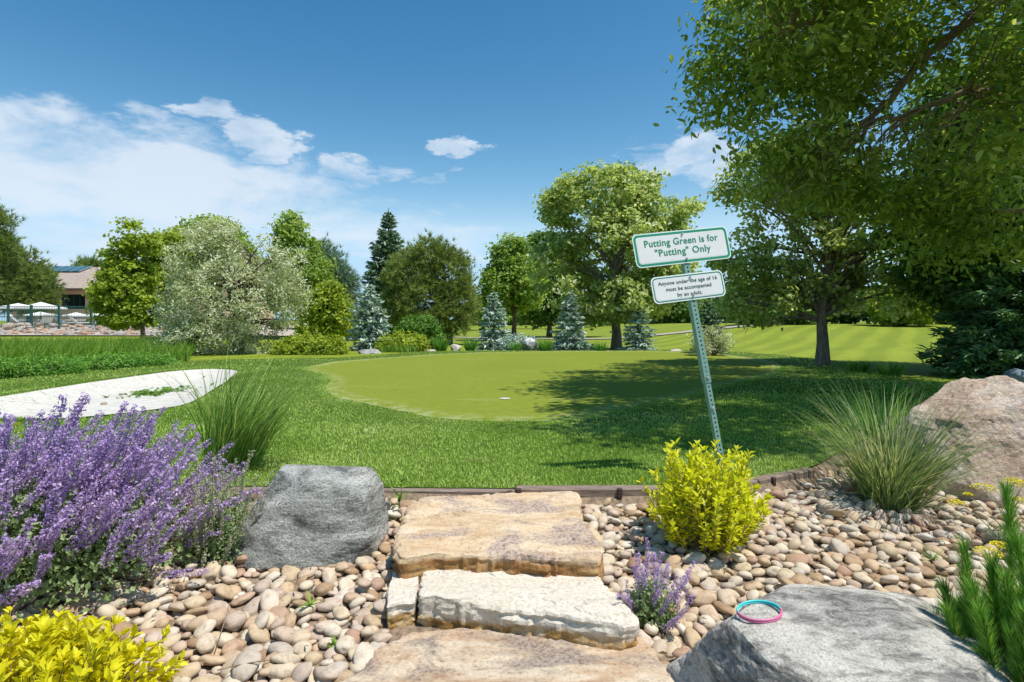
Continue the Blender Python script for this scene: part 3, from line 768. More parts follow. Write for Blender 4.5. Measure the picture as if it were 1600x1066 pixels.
YS = 'young blue spruces along the far edge of the green'
spruce('spruce_tree', 'young blue spruce behind the low grey boulder, left of the brownish pine', 577, 440, 552, 40, 17.5, M_BLUE, 31, YS, .2, 20, 10, 1.1)
spruce('spruce_tree', 'young blue spruce with a bare stem in front of the narrow linden', 772, 452, 548, 34, 18.5, M_BLUE, 32, YS, .2, 18, 9, .9)
spruce('spruce_tree', 'densest young blue spruce, directly left of the tall maple trunk', 892, 452, 548, 34, 18.2, M_BLUE, 33, YS, .2, 20, 11, 1.3)
spruce('spruce_tree', 'young grey-green spruce touching the right side of the tall maple trunk', 997, 455, 548, 32, 18.2, M_BLUE, 34, YS, .2, 18, 9, 1.0)
spruce('spruce_tree', 'young spruce rising behind the leaning sign post', 1108, 462, 556, 30, 15.5, M_SPRUCE, 35, YS, .2, 18, 9, 1.0)
shrub('spruce_shrub', 'low spreading blue spruce beside the bare-stemmed young spruce', gb(808, 548, 18), [lob(808, 536, 30, 13, 18), lob(790, 540, 22, 10, 18)], 160, 16, .11, .035, .09, M_BLUE, 36, gap=.2)
shrub('shrub', 'rounded dusty-green shrub at the foot of the spruce behind the sign post', gb(1112, 558, 14.5), [lob(1112, 535, 28, 22, 14.5), lob(1098, 545, 18, 12, 14.5)], 200, 18, .08, .03, .08, M_SILVER, 37, gap=.2)
HG = 'clipped yellow-green shrubs by the silvery tree'
for i, (px, py, hx, hy, lb) in enumerate(((455, 545, 24, 20, 'clipped yellow-green shrub nearest the silvery tree'), (488, 542, 26, 21, 'middle clipped yellow-green shrub of the row of three'), (520, 544, 22, 19, 'clipped yellow-green shrub at the foot of the young blue spruce'))):
    shrub('shrub', lb, gb(px, 562, 15.5), [lob(px, py, hx, hy, 15.5), lob(px - 6, py + 6, hx, hy * .8, 15.5)], 230, 18, .075, .05, .07, M_YSHRUB, 40 + i, group=HG, gap=.15)
shrub('shrub', 'yellow-green mounded shrub behind the strip of iris leaves', gb(632, 553, 17), [lob(628, 538, 38, 18, 17), lob(645, 540, 24, 15, 17)], 260, 18, .08, .05, .08, M_YSHRUB, 44, gap=.15)
shrub('shrub', 'dark green loose shrub beside the brownish pine trunk', gb(660, 545, 19.5), [lob(655, 512, 32, 18, 19.5), lob(672, 528, 20, 18, 19.5), lob(640, 522, 20, 16, 19.5)], 300, 18, .11, .07, .1, M_GSHRUB, 45, gap=.3)
# row of trunks far behind, and the far edge of the park
FT = 'trees far behind the green'
for i, (px, d, hx, top, lb) in enumerate(((835, 70, 26, 478, 'far tree left of the densest young blue spruce'), (905, 74, 24, 482, 'far tree behind the densest young blue spruce'), (938, 66, 26, 475, 'far tree behind the tall maple trunk'),
                                         (1056, 55, 34, 455, 'small far tree standing alone left of the sign post'), (1040, 82, 26, 484, 'distant tree behind the small lone far tree'), (1155, 50, 36, 440, 'far tree right of the sign post'), (755, 60, 26, 470, 'far tree left of the narrow linden'))):
    bz = gb(px, 515, d); tree('far_tree', lb, bz, at(px, top + 12, d), .2, [lob(px, (top + 500) / 2, hx, (500 - top) / 2 + 6, d), lob(px - hx * .6, 492, hx * .7, 9, d), lob(px + hx * .6, 490, hx * .7, 10, d)], 170, 14, .5, .38, .5, M_DARKLEAF if i % 2 else M_LINDEN, M_BARK, 60 + i, FT, branches=12, gap=.2, fork=.5)
# wall of trees closing the view
BK = 'tree wall closing the view'
for i, (px, d, hx, top) in enumerate(((790, 120, 60, 478), (880, 125, 60, 486), (985, 118, 60, 482), (1075, 110, 55, 474))):
    tree('far_tree', ['round tree of the distant wood behind the narrow linden', 'round tree of the distant wood behind the dark green tree', 'round tree of the distant wood behind the tall maple', 'round tree of the distant wood behind the sign post'][i], gb(px, 508, d), at(px, top, d), .3,
         [lob(px, 494, hx, 14, d), lob(px - 20, top + 10, 28, 12, d), lob(px + 22, top + 8, 26, 12, d)], 240, 14, .9, .7, .9, M_DARKLEAF, M_BARKD, 70 + i, BK, branches=8, gap=.1)
# behind the mown bank on the right
for i, (px, py, hx, hy, d, mt, lb) in enumerate(((1215, 478, 60, 34, 33, M_DARKLEAF, 'dark shrub left of the ruffled maple trunk, at the top of the bank'), (1330, 476, 60, 26, 35, M_DKSPRUCE, 'low dark shrub behind the ruffled maple trunk'),
                                                (1412, 470, 48, 38, 30, M_LIME, 'bright lime shrub at the top of the mown bank'), (1485, 470, 55, 40, 33, M_LINDEN, 'mid green shrub at the top of the bank, right of the lime one'), (1570, 460, 70, 50, 32, M_DARKLEAF, 'dark shrub behind the dark spruce'))):
    b = at(px, 506, d); b[2] = H(b[0], b[1])
    shrub('shrub', lb, b, [lob(px, py, hx, hy, d), lob(px - hx * .5, py + hy * .35, hx * .6, hy * .6, d), lob(px + hx * .5, py + hy * .3, hx * .6, hy * .65, d)], 380, 18, .24, .16, .22, mt, 80 + i, gap=.2)
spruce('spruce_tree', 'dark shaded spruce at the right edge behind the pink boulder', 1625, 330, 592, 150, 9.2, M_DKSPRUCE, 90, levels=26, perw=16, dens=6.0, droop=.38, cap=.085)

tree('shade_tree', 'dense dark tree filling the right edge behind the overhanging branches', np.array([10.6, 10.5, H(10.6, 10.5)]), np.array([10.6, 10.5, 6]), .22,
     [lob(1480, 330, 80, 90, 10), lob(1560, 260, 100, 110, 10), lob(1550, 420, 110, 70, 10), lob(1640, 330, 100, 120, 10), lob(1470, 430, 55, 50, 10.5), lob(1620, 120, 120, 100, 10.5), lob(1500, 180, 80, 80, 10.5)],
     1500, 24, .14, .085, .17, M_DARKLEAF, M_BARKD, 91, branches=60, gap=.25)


# ------------------------------------------------------------------ big tree just outside the frame whose branches hang in from the right
def overhang_tree():
    rg = np.random.default_rng(101); base = np.array([7.9, 6.9, H(7.9, 6.9)])
    t = thing('overhanging_tree', 'large nearby tree whose leafy branches hang in from the upper right', 'tree', base)
    mb = MB(); zz = np.linspace(0, 1, 9); sp = base + np.outer(zz, [-.3, 0, 6.4]); sp[0, 2] -= .1; mb.tube(sp, .27 * (1 - .7 * zz), 12); mb.build('trunk', M_BARK, t, True)
    lobes = [lob(1165, 45, 62, 90, 6.6, hd=.9), lob(1150, 130, 66, 70, 6.8, hd=.9), lob(1215, 200, 85, 68, 7.0, hd=.9), lob(1270, 60, 110, 100, 6.7, hd=1.0), lob(1290, 270, 95, 52, 7.2, hd=.8),
             lob(1400, 20, 140, 90, 6.4, hd=1.1), lob(1400, 300, 90, 55, 7.3, hd=.8), lob(1520, 60, 130, 110, 6.2, hd=1.1), lob(1500, 230, 110, 70, 6.8, hd=.9), lob(1470, 370, 80, 50, 7.6, hd=.8),
             lob(1600, 180, 100, 110, 5.8, hd=1.0), lob(1590, 330, 110, 80, 7.2, hd=.9), lob(1650, 40, 120, 120, 5.6, hd=1.0), lob(1340, 150, 70, 40, 7.4, hd=.5)]
    hi = [((3.4, 6.4, 5.2), (1.3, 1.2, .8)), ((4.6, 5.4, 5.6), (1.3, 1.0, .9)), ((5.0, 7.2, 6.4), (1.8, 1.5, 1.0)), ((6.6, 6.2, 6.8), (1.8, 1.6, 1.1)), ((7.4, 7.8, 6.6), (1.9, 1.7, 1.2)), ((5.6, 4.9, 5.2), (1.1, .7, .8)),
          ((4.2, 8.3, 5.4), (1.5, 1.3, .8)), ((5.5, 9.6, 5.6), (1.7, 1.5, 1.0)), ((2.9, 4.9, 4.9), (.7, .6, .45)), ((3.4, 4.3, 5.4), (.8, .5, .5)), ((2.95, 3.55, 5.0), (.65, .5, .38)), ((3.4, 3.9, 5.2), (.8, .55, .4)), ((4.0, 3.5, 5.3), (.75, .5, .4)), ((3.7, 3.05, 5.2), (.55, .3, .3)), ((4.6, 4.2, 5.4), (.9, .6, .5))]
    lobes += [(np.array(c, float), np.array(r, float)) for c, r in hi]
    V, F, r, P = crown(lobes, 3400, 26, .115, .046, .16, rg, up=.55, rand=.6, gap=.60, six=True, droop=.9, gs=2.0, inner=.3, flat=.8)
    part('crown', V, F, M_NEARLEAF, t, r)
    br = MB()
    limbs = [[(7.8, 6.9, 3.6), at(1690, 10, 6.7), at(1560, -10, 6.6), at(1440, 95, 6.7), at(1370, 190, 6.9), at(1300, 250, 7.0)],
             [(7.7, 6.9, 3.2), at(1700, 150, 7.0), at(1560, 130, 6.4), at(1430, 170, 6.6), at(1330, 195, 6.9)],
             [(7.8, 6.9, 4.4), at(1640, -150, 6.4), at(1450, -60, 6.4), at(1300, 20, 6.5), at(1190, 60, 6.6)],
             [(7.8, 6.9, 2.8), at(1680, 330, 7.3), at(1550, 330, 7.3), at(1430, 330, 7.4)],
             [(7.7, 6.9, 5), (6.4, 6.6, 5.8), (5, 6.2, 5.9), (3.8, 6.2, 5.3)], [(7.7, 6.9, 5.4), (6.2, 8, 6), (4.8, 8.4, 5.8)], [(7.7, 6.9, 5.0), (6.4, 5.6, 5.6), (5.2, 4.9, 5.4), (4.0, 4.1, 5.3), (2.9, 3.6, 5.05)]]
    allp = []
    for k, l in enumerate(limbs):
        p = np.array([np.array(q, float) for q in l]); m = len(p); tt = np.linspace(0, m - 1, 16); q = np.stack([np.interp(tt, np.arange(m), p[:, j]) for j in range(3)], -1)
        q[1:-1] = (q[:-2] + 2 * q[1:-1] + q[2:]) / 4; q[1:-1] += rg.normal(size=(14, 3)) * .03
        rr = np.linspace(.085 if k < 2 else .07, .014, 16); br.tube(q, rr, 7, False); allp += [(q[i], rr[i]) for i in range(3, 16)]
    L_ = np.array([a for a, _ in allp])
    for j in rg.choice(len(P), 420, replace=False):
        e = P[j]; d = np.linalg.norm(L_ - e, axis=1); i = int(np.argsort(d)[rg.integers(3)]); a, ra = allp[i]; ln = d[i]
        if ln > 2.6: continue
        br.tube(bez(a, (a + e) / 2 + np.array([0, 0, .10 * ln]) + rg.normal(size=3) * .08 * ln, e, 7), np.linspace(min(ra * .5, .006 + .008 * ln), .0025, 7), 4, False)
    # bare drooping twigs that show through the gap in the leaves
    for _ in range(120):
        a, ra = allp[rg.integers(0, 26)]; ln = rg.uniform(.5, 1.35); dv = unit(np.array([-.9, rg.normal() * .25 - .1, -.85 + rg.normal() * .35])) * ln; b0 = a + dv
        q = bez(a, a + dv * .5 + np.array([-.12, 0, .12]) * ln, b0, 8); br.tube(q, np.linspace(.010, .0022, 8), 4, False)
        for _ in range(2):
            u = rg.integers(3, 7); e = q[u] + unit(dv / ln + rg.normal(size=3) * .55) * ln * rg.uniform(.2, .45); br.tube(bez(q[u], (q[u] + e) / 2 + rg.normal(size=3) * .03, e, 4), np.linspace(.005, .0018, 4), 4, False)
    br.build('branches', M_BARKL, t, True)


overhang_tree()

# ------------------------------------------------------------------ low planting and far left: juniper, tall grass, rock bank, fence, pool terrace, building
JG = 'spreading junipers along the left edge of the turf'
for i, (px, py, hx, hy, d, lb) in enumerate(((-40, 578, 60, 20, 8.8, 'spreading green juniper cut by the left edge of the picture'), (65, 574, 58, 18, 9.6, 'spreading green juniper second from the left edge of the picture'), (150, 569, 46, 14, 10.6, 'spreading green juniper third from the left edge of the picture'), (220, 566, 40, 11, 11.4, 'spreading green juniper closest to the silvery tree'))):
    b = at(px, py + hy, d); b[2] = H(b[0], b[1])
    shrub('juniper', lb, b, [lob(px, py, hx, hy, d, hd=.6), lob(px + 20, py + 4, hx * .8, hy * .8, d, .4, .5), lob(px - 22, py + 3, hx * .7, hy * .8, d, -.1, .5)], 520, 20, .075, .018, .07, M_JUNIPER, 110 + i, group=JG, cat='juniper', gap=.2, up=.9, droop=-.2)


def tall_grass():
    rg = np.random.default_rng(120); n = 9000; y = rg.uniform(12.2, 20, n); x = -rg.uniform(.56, .98, n) * y; k = x < -6.6 - .0 * y; x, y = x[k], y[k]; n = len(x)
    P = np.stack([x, y, hgt(x, y)], -1); d = np.stack([.25 + rg.normal(size=n) * .25, rg.normal(size=n) * .25, np.ones(n)], -1)
    V, F, k = blade_strips(P, d, rg.uniform(.28, .55, n), .018, rg.uniform(.1, .8, n), rg, 3)
    o = part('tall_grass', V, F, M_TALLGRASS, None, np.repeat(rg.random(n), k)); tag(o, 'tall wind-bent green grass behind the junipers', 'tall grass', kind='stuff')


tall_grass()


def ico(sub):
    import bmesh
    bm = bmesh.new(); bmesh.ops.create_icosphere(bm, subdivisions=sub, radius=1.0); V = np.array([v.co[:] for v in bm.verts]); F = np.array([[v.index for v in f.verts] for f in bm.faces]); bm.free(); return V, F


ICO = {k: ico(k) for k in (2, 3, 5, 6)}


def rock_shape(seed, sub=3, planes=14, rough=.06, squash=(1, 1, .7), freq=2.2):
    rg = np.random.default_rng(seed); V, F = ICO[sub]; nrm = unit(rg.normal(size=(planes, 3))); dist = rg.uniform(.68, 1.0, planes)
    q = V @ nrm.T; r = np.min(np.where(q > .05, dist / np.maximum(q, .05), 9), 1); r = np.minimum(r, 1.15)
    r = r * (1 + rough * fbm(V * freq + seed, 4)); return V * r[:, None] * np.array(squash), F


# stones of the bank below the pool terrace
M_RIP = [rockmat('bank_stone_' + n, st, 2.5, (1, 1, 1), (0, 0, 0), None, .5, .05) for n, st in (('tan', [(.3, (.30, .23, .17)), (.6, (.50, .42, .33)), (.8, (.62, .55, .46))]), ('grey', [(.3, (.22, .21, .20)), (.6, (.40, .38, .36)), (.8, (.58, .56, .53))]), ('rust', [(.3, (.27, .16, .10)), (.6, (.44, .30, .21)), (.8, (.55, .42, .32))]))]
bank = part('rock_bank', [(-42, 29, .18), (-9, 29, .1), (-9, 37, .3), (-42, 37, .32)], [(0, 1, 2, 3)], M_DECK); bank['kind'] = 'structure'
rip = []
for k in range(5):
    V, F = rock_shape(200 + k, 2, 10, .12, (1, .8, .62)); me = mesh_np('stone', V, F, None, False); rip.append(me)
ripm = []
for k in range(5):
    for m in M_RIP:
        me = rip[k].copy(); me.materials.append(m); ripm.append(me)
for i in range(290):
    d = random.uniform(29.3, 36); px = random.uniform(-10, 345); s = random.uniform(.10, .24) * (1 if random.random() < .9 else 1.5)
    o = bpy.data.objects.new('stone', random.choice(ripm)); COL.objects.link(o); o.parent = bank
    x = (px - 800) / FPX * d; z = .16 + (d - 29) / 8 * .16
    if d > 33: z = .30 + .3 * (d - 33) / 3
    o.location = (x, d, z); o.rotation_euler = (random.uniform(-.3, .3), random.uniform(-.3, .3), random.uniform(0, 6)); o.scale = (s, s, s)

M_FENCE = plain('green_fence_paint', (.03, .13, .10), .45, .2, .5, .1)
M_WHITE = plain('white_canvas', (.75, .74, .71), .8, 0, .2, .05)
M_PLASTIC = plain('white_plastic', (.72, .73, .72), .4, 0, .5, .05)
M_NAVY = plain('navy_cover', (.02, .06, .16), .6, 0, .4, .1)


def fence():
    t = thing('pool_fence', 'green metal fence along the pool terrace', 'fence', (-27, 38, .3)); d = 38.
    xs = [(-30 - 800) / FPX * d, (13 - 800) / FPX * d, (49 - 800) / FPX * d, (92 - 800) / FPX * d, (142 - 800) / FPX * d, (192 - 800) / FPX * d, (240 - 800) / FPX * d, (285 - 800) / FPX * d]
    for x in xs:
        mb = MB(); mb.box((x, d, 1.05), (.11, .11, 1.6)); mb.box((x, d, 1.87), (.15, .15, .04)); mb.build('post', M_FENCE, t)
    for z in (.45, 1.1, 1.78):
        mb = MB(); mb.box(((xs[0] + xs[-1]) / 2, d - .07, z), (xs[-1] - xs[0], .04, .05)); mb.build('rail', M_FENCE, t)
    mb = MB()
    for x in np.arange(xs[0], xs[-1], .11): mb.box((x, d - .10, 1.1), (.014, .014, 1.4))
    o = mb.build('bars', M_FENCE, t); o['kind'] = 'stuff'


fence()


def umbrella(px, top_py, rim_py, half, d, lb):
    ap = at(px, top_py, d); R = half * d / FPX; rz = at(px, rim_py, d)[2]; base = np.array([ap[0], ap[1], .32])
    t = thing('patio_umbrella', lb, 'umbrella', base, 'white umbrellas on the pool terrace')
    mb = MB(); n = 8; an = np.arange(n) / n * 2 * np.pi + .39
    rim = np.stack([ap[0] + R * np.cos(an), ap[1] + R * np.sin(an), np.full(n, rz)], -1); midr = (rim + ap) / 2 - np.array([0, 0, (ap[2] - rz) * .10]); low = rim - np.array([0, 0, .10])
    V = np.vstack([ap, midr, rim, low]); T = [(0, 1 + i, 1 + (i + 1) % n) for i in range(n)]; Q = [(1 + k * n + i, 1 + (k + 1) * n + i, 1 + (k + 1) * n + (i + 1) % n, 1 + k * n + (i + 1) % n) for k in range(2) for i in range(n)]
    part('canopy', V, [np.array(Q), np.array(T)], M_WHITE, t)
    mb.tube([base, ap + np.array([0, 0, .08])], .03, 8); mb.build('pole', M_FENCE, t)
    for i in range(n):
        r_ = MB(); r_.tube([ap - np.array([0, 0, .05]), rim[i] - np.array([0, 0, .03])], .012, 4); r_.build('rib', M_FENCE, t)
    b_ = MB(); b_.tube([base + np.array([0, 0, -.02]), base + np.array([0, 0, .1])], .28, 12); b_.build('base', M_FENCE, t)


for a in ((28, 474, 481, 36, 44, 'large white umbrella at the left edge of the pool terrace'), (64, 472, 481, 34, 42, 'large white umbrella in front of the rounded pine'), (63, 487, 492, 22, 50, 'small white umbrella below the large pair'), (119, 488, 493, 20, 51, 'small white umbrella under the dark window of the tan building'), (152, 489, 493, 16, 52, 'small white umbrella partly behind the young maple'), (285, 488, 493, 18, 50, 'small white umbrella half hidden by the silvery tree')): umbrella(*a)


def lounger(px, py, d, rz, lb):
    p = at(px, py, d); p[2] = .33; t = thing('pool_lounger', lb, 'lounger', p, 'white loungers on the pool terrace'); c, s = math.cos(rz), math.sin(rz); Rm = np.array([[c, -s, 0], [s, c, 0], [0, 0, 1]])
    def bx(n, cc, size, tilt=0):
        mb = MB(); T = np.array([[math.cos(tilt), 0, math.sin(tilt)], [0, 1, 0], [-math.sin(tilt), 0, math.cos(tilt)]]); mb.box(p + Rm @ np.array(cc), size, Rm @ T); mb.build(n, M_PLASTIC, t)
    bx('seat', (.35, 0, .38), (1.3, .62, .05)); bx('backrest', (-.62, 0, .66), (.86, .62, .05), .75)
    for sx in (-.2, .85):
        for sy in (-.27, .27): bx('leg', (sx, sy, .18), (.06, .06, .36))
    for sy in (-.33, .33): bx('armrest', (-.1, sy, .56), (.5, .06, .05))


for a in ((40, 512, 41, .4, 'white lounger behind the second fence post'), (68, 513, 40, 2.6, 'white lounger in the middle of the fence bay'), (105, 512, 43, .2, 'white lounger behind the third fence post'), (128, 512, 42, .9, 'white lounger just left of the young maple'), (210, 511, 41, .3, 'white lounger right behind the young maple trunk'), (160, 512, 44, 2.9, 'white lounger under the young maple crown')): lounger(*a)


def pool_cover():
    p = at(262, 519, 39); p[2] = .3; t = thing('cover_roll', 'blue rolled cover lying beside the silvery tree', 'cover', p); mb = MB(); mb.tube([p + np.array([-1.4, 0, .2]), p + np.array([1.4, .2, .2])], .2, 12); mb.build('roll', M_NAVY, t, True)
    for s in (-1.3, 1.3):
        m2 = MB(); m2.box(p + np.array([s, .03, .12]), (.08, .5, .25)); m2.build('stand', M_FENCE, t)


pool_cover()


def building():
    o = np.array([-44, 60, .3]); t = thing('clubhouse', 'tan stucco building with brown shingle roof and roof panels', 'building', o)
    st = plain('tan_stucco', (.66, .50, .35), .9, 0, .2, .08, 3); trim = plain('brown_trim', (.13, .09, .065), .7); tile = plain('roof_shingle', (.34, .28, .235), .9, 0, .2, .2, 2.5)
    gl = plain('dark_window_glass', (.012, .03, .03), .08, 0, .6, .3, .6); fr = plain('dark_green_frame', (.02, .05, .045), .5)
    sol = plain('roof_panel_glass', (.045, .13, .15), .15, 0, .6, .1, .3); alu = plain('panel_edge', (.4, .45, .45), .4, .6)
    X0, X1, Y, Z0, Z1 = -52., -30., 60., .3, 4.15
    wx0, wx1, wz0, wz1 = (95 - 800) / 15., (133 - 800) / 15., at(0, 483, 60)[2], at(0, 460, 60)[2]
    nx0, nx1, nz0, nz1 = (150 - 800) / 15., (154 - 800) / 15., at(0, 482, 60)[2], at(0, 467, 60)[2]
    mb = MB()
    def wall(a, b, c, d): mb.box(((a + b) / 2, Y + .15, (c + d) / 2), (b - a, .3, d - c))
    wall(X0, wx0, Z0, Z1); wall(wx0, wx1, Z0, wz0); wall(wx0, wx1, wz1, Z1); wall(wx1, nx0, Z0, Z1); wall(nx0, nx1, Z0, nz0); wall(nx0, nx1, nz1, Z1); wall(nx1, X1, Z0, Z1)
    mb.box((X0 - .15, Y + 6, (Z0 + Z1) / 2), (.3, 12, Z1 - Z0)); mb.box((X1 + .15, Y + 6, (Z0 + Z1) / 2), (.3, 12, Z1 - Z0)); mb.build('wall', st, t)
    for (a, b, c, d, nm) in ((wx0, wx1, wz0, wz1, 4), (nx0, nx1, nz0, nz1, 1)):
        g_ = MB(); g_.box(((a + b) / 2, Y + .2, (c + d) / 2), (b - a, .03, d - c)); wn = g_.build('window', gl, t)
        f_ = MB()
        for xx in np.linspace(a, b, nm + 1): f_.box((np.clip(xx, a + .04, b - .04), Y + .15, (c + d) / 2), (.08, .06, d - c - .002))
        for zz in (c + .04, d - .04): f_.box(((a + b) / 2, Y + .151, zz), (b - a, .05, .08))
        f_.build('frame', fr, wn)
    m2 = MB(); m2.tube([((141 - 800) / 15., Y - .08, 1.9), ((141 - 800) / 15., Y - .08, 4.1)], .08, 8); m2.build('downspout', trim, t, True)
    rz = 7.0; ez = 4.12; ye, yr = 58.9, 66.5
    r_ = MB(); sl_ = math.atan2(rz - ez, yr - ye)
    V = [(X0 - 1, ye, ez), (X1 + 1, ye, ez), (X1 + 1, yr, rz), (X0 - 1, yr, rz), (X1 + 1, yr + 7.6, ez), (X0 - 1, yr + 7.6, ez)]; Vb = [(x, y, z - .22) for x, y, z in V]
    r_.add(V + Vb, [(0, 1, 2, 3), (3, 2, 4, 5), (6, 9, 8, 7), (9, 11, 10, 8), (0, 6, 7, 1), (5, 4, 10, 11), (0, 3, 9, 6), (3, 5, 11, 9), (1, 7, 8, 2), (2, 8, 10, 4)]); rf = r_.build('roof', tile, t)
    g2 = MB(); g2.box(((X0 + X1) / 2, ye - .08, ez - .08), (X1 - X0 + 2, .14, .2)); g2.build('gutter', trim, t)
    T = np.array([[1, 0, 0], [0, math.cos(sl_), -math.sin(sl_)], [0, math.sin(sl_), math.cos(sl_)]])
    xs = [(v - 800) / FPX * 65.2 for v in (50, 78, 92, 106, 120, 134)]
    for a, b in zip(xs[:-1], xs[1:]):
        c = np.array([(a + b) / 2, 65.25, ez + (65.25 - ye) * math.tan(sl_) + .16]); p_ = MB(); p_.box(c, (b - a - .06, 2.1, .06), T); pn = p_.build('roof_panel', sol, t)
        e_ = MB()
        for sx in (-1, 1): e_.box(c + T @ np.array([sx * (b - a - .06) / 2, 0, .01]), (.05, 2.14, .1), T)
        e_.build('panel_edge', alu, pn)


building()

# boulders and grasses along the far edge of the green
def boulder(name, label, c, size, seed, m, sub=5, planes=16, rough=.08, rz=0., tilt=(0, 0), custom=None, freq=2.2, lay=.0):
    V, F = rock_shape(seed, sub, planes, rough, (1, 1, 1), freq) if custom is None else custom
    Rm = np.array(Euler((tilt[0], tilt[1], rz)).to_matrix()); V = (V * np.array(size)) @ Rm.T + np.array(c)
    if lay: V = V + np.outer(lay * fbm(V * np.array([6, 6, 22]), 3), [0, 0, 0]) + unit(V - np.array(c)) * (lay * fbm(V * np.array([5, 5, 24.]), 4) + .45 * lay * fbm(V * 38, 4))[:, None]
    o = part(name, V, F, m, None, None, custom is None, org=np.array([c[0], c[1], c[2] - size[2] * .6])); tag(o, label, 'boulder'); return o


M_GREYR = rockmat('grey_stone', [(.3, (.17, .18, .17)), (.55, (.36, .37, .35)), (.75, (.55, .55, .52))], 3, (1, 1, 2), (.3, .2, 0), None, .6, .05)
M_BWR = rockmat('black_white_stone', [(.36, (.05, .055, .055)), (.5, (.30, .31, .30)), (.58, (.72, .71, .68)), (.75, (.78, .77, .74))], 4, (1, 1.4, 1), (.3, .6, 0), None, .6, .05)
M_PALER = rockmat('pale_stone', [(.3, (.40, .36, .30)), (.55, (.62, .58, .52)), (.75, (.72, .69, .64))], 3, (1, 1, 1.5), (.3, .2, 0), None, .6, .05)
M_BLUER = rockmat('blue_grey_stone', [(.3, (.12, .16, .18)), (.55, (.25, .31, .34)), (.75, (.38, .44, .47))], 3, (1, 1, 1.5), (.3, .2, 0), None, .6, .05)
def rk(px, py, d, w, h): p = at(px, py, d); return (p[0], p[1], p[2]), (w * d / FPX, w * d / FPX * .8, h * d / FPX)
boulder('boulder', 'low grey boulder beside the strip of iris leaves', *rk(576, 554, 15.8, 17, 9), 301, M_GREYR)
boulder('boulder', 'upright black and white boulder left of the densest young blue spruce', *rk(827, 540, 17.4, 12, 12), 302, M_BWR, tilt=(0, .5))
boulder('boulder', 'small pale boulder between two dark green grass tufts', *rk(712, 545, 17.2, 9, 8), 303, M_PALER, tilt=(0, .4))
boulder('boulder', 'pale sandy boulder right of the mounded yellow-green shrub', *rk(670, 550, 18, 14, 6), 304, M_PALER)
boulder('boulder', 'small tan stone half hidden left of the sign post', *rk(1056, 549, 16.6, 10, 4), 305, M_PALER)
boulder('boulder', 'blue-grey boulder at the right edge below the dark spruce', *rk(1594, 592, 6.9, 26, 16), 306, M_BLUER)
M_DKGRASS = leafmat('dark_green_grass', [(.03, .09, .015), (.055, .15, .022), (.09, .2, .03), (.14, .25, .05)], .3, .5, .3)
for i, (px, d, n, L, lb) in enumerate(((690, 17, 260, .52, 'round dark green grass tuft left of the small pale boulder'), (735, 17, 220, .46, 'round dark green grass tuft right of the small pale boulder'), (806, 17, 150, .36, 'small grass tuft left of the black and white boulder'), (852, 17, 260, .44, 'wide grass tuft right of the black and white boulder'), (938, 17.2, 150, .34, 'pale grass tuft left of the tall maple trunk'), (1340, 9.9, 220, .24, 'low grass tuft in the shadow under the ruffled maple'), (1392, 9.3, 200, .24, 'low grass tuft right of the ruffled maple shadow'))):
    b = at(px, 550, d); b[2] = H(b[0], b[1]); grass_clump('grass_tuft', lb, b, n, L, .016, .1, M_DKGRASS, 310 + i, .35, .7, (0, 0), .14, 'grass tuft', 'grass tufts round the green')
def irises():
    rg = np.random.default_rng(330); t = thing('iris_plant', 'strip of bright upright iris leaves in front of the mounded shrub', 'iris', gb(625, 556, 16.3)); n = 420
    px = rg.uniform(597, 650, n); d = rg.uniform(16.1, 16.7, n); x = (px - 800) / FPX * d; P = np.stack([x, d, hgt(x, d)], -1); dd = np.stack([rg.normal(size=n) * .2, rg.normal(size=n) * .2, np.ones(n)], -1)
    V, F, k = blade_strips(P, dd, rg.uniform(.14, .25, n), .018, rg.uniform(0, .5, n), rg, 3); o = part('blades', V, F, M_TALLGRASS, t, np.repeat(rg.random(n), k)); o['kind'] = 'stuff'
irises()

# the hole on the green
def cup():
    p = np.array([(789 - 800) / FPX * 6.48, 6.48, 0]); p[2] = H(p[0], p[1]) + .008; t = thing('golf_hole', 'white-lined golf hole sunk in the middle of the putting green', 'golf hole', p)
    an = np.linspace(0, 2 * np.pi, 32, endpoint=False); c, s = np.cos(an), np.sin(an); rings = [(.060, .003), (.060, .006), (.053, .006), (.052, -.004), (.052, .0015)]
    V = np.concatenate([np.stack([p[0] + r * c, p[1] + r * s, np.full(32, p[2] + z)], -1) for r, z in rings[:3]]); Q = [(k * 32 + i, k * 32 + (i + 1) % 32, (k + 1) * 32 + (i + 1) % 32, (k + 1) * 32 + i) for k in range(2) for i in range(32)]
    part('rim', V, np.array(Q), M_PLASTIC, t)
    V = np.vstack([np.stack([p[0] + .0528 * c, p[1] + .0528 * s, np.full(32, p[2] + .002)], -1), [p + np.array([0, 0, .002])]]); part('cup', V, np.array([(i, (i + 1) % 32, 32) for i in range(32)]), M_PLASTIC, t)
cup()


# ------------------------------------------------------------------ the stony bed in front
def bed_sheet():
    xs = np.linspace(-4.5, 6, 132); vs = np.linspace(0, 1, 60); X = np.tile(xs, (60, 1)); Y = -.6 + (bed_edge(X) + .05 + .6) * vs[:, None]; Z = hgt(X, Y) + .0
    V = np.stack([X, Y, Z], -1).reshape(-1, 3); nx = 132; i = (np.arange(59)[:, None] * nx + np.arange(nx - 1)[None]).ravel()
    o = part('pebble_bed', V, np.stack([i, i + 1, i + nx + 1, i + nx], -1), M_SOIL, smooth=True); o['kind'] = 'structure'; return o


BED = bed_sheet()


def pxz(px, py, z): d = FPX * (CAMZ - z) / (py - HOR); return np.array([(px - 800) / FPX * d, d])


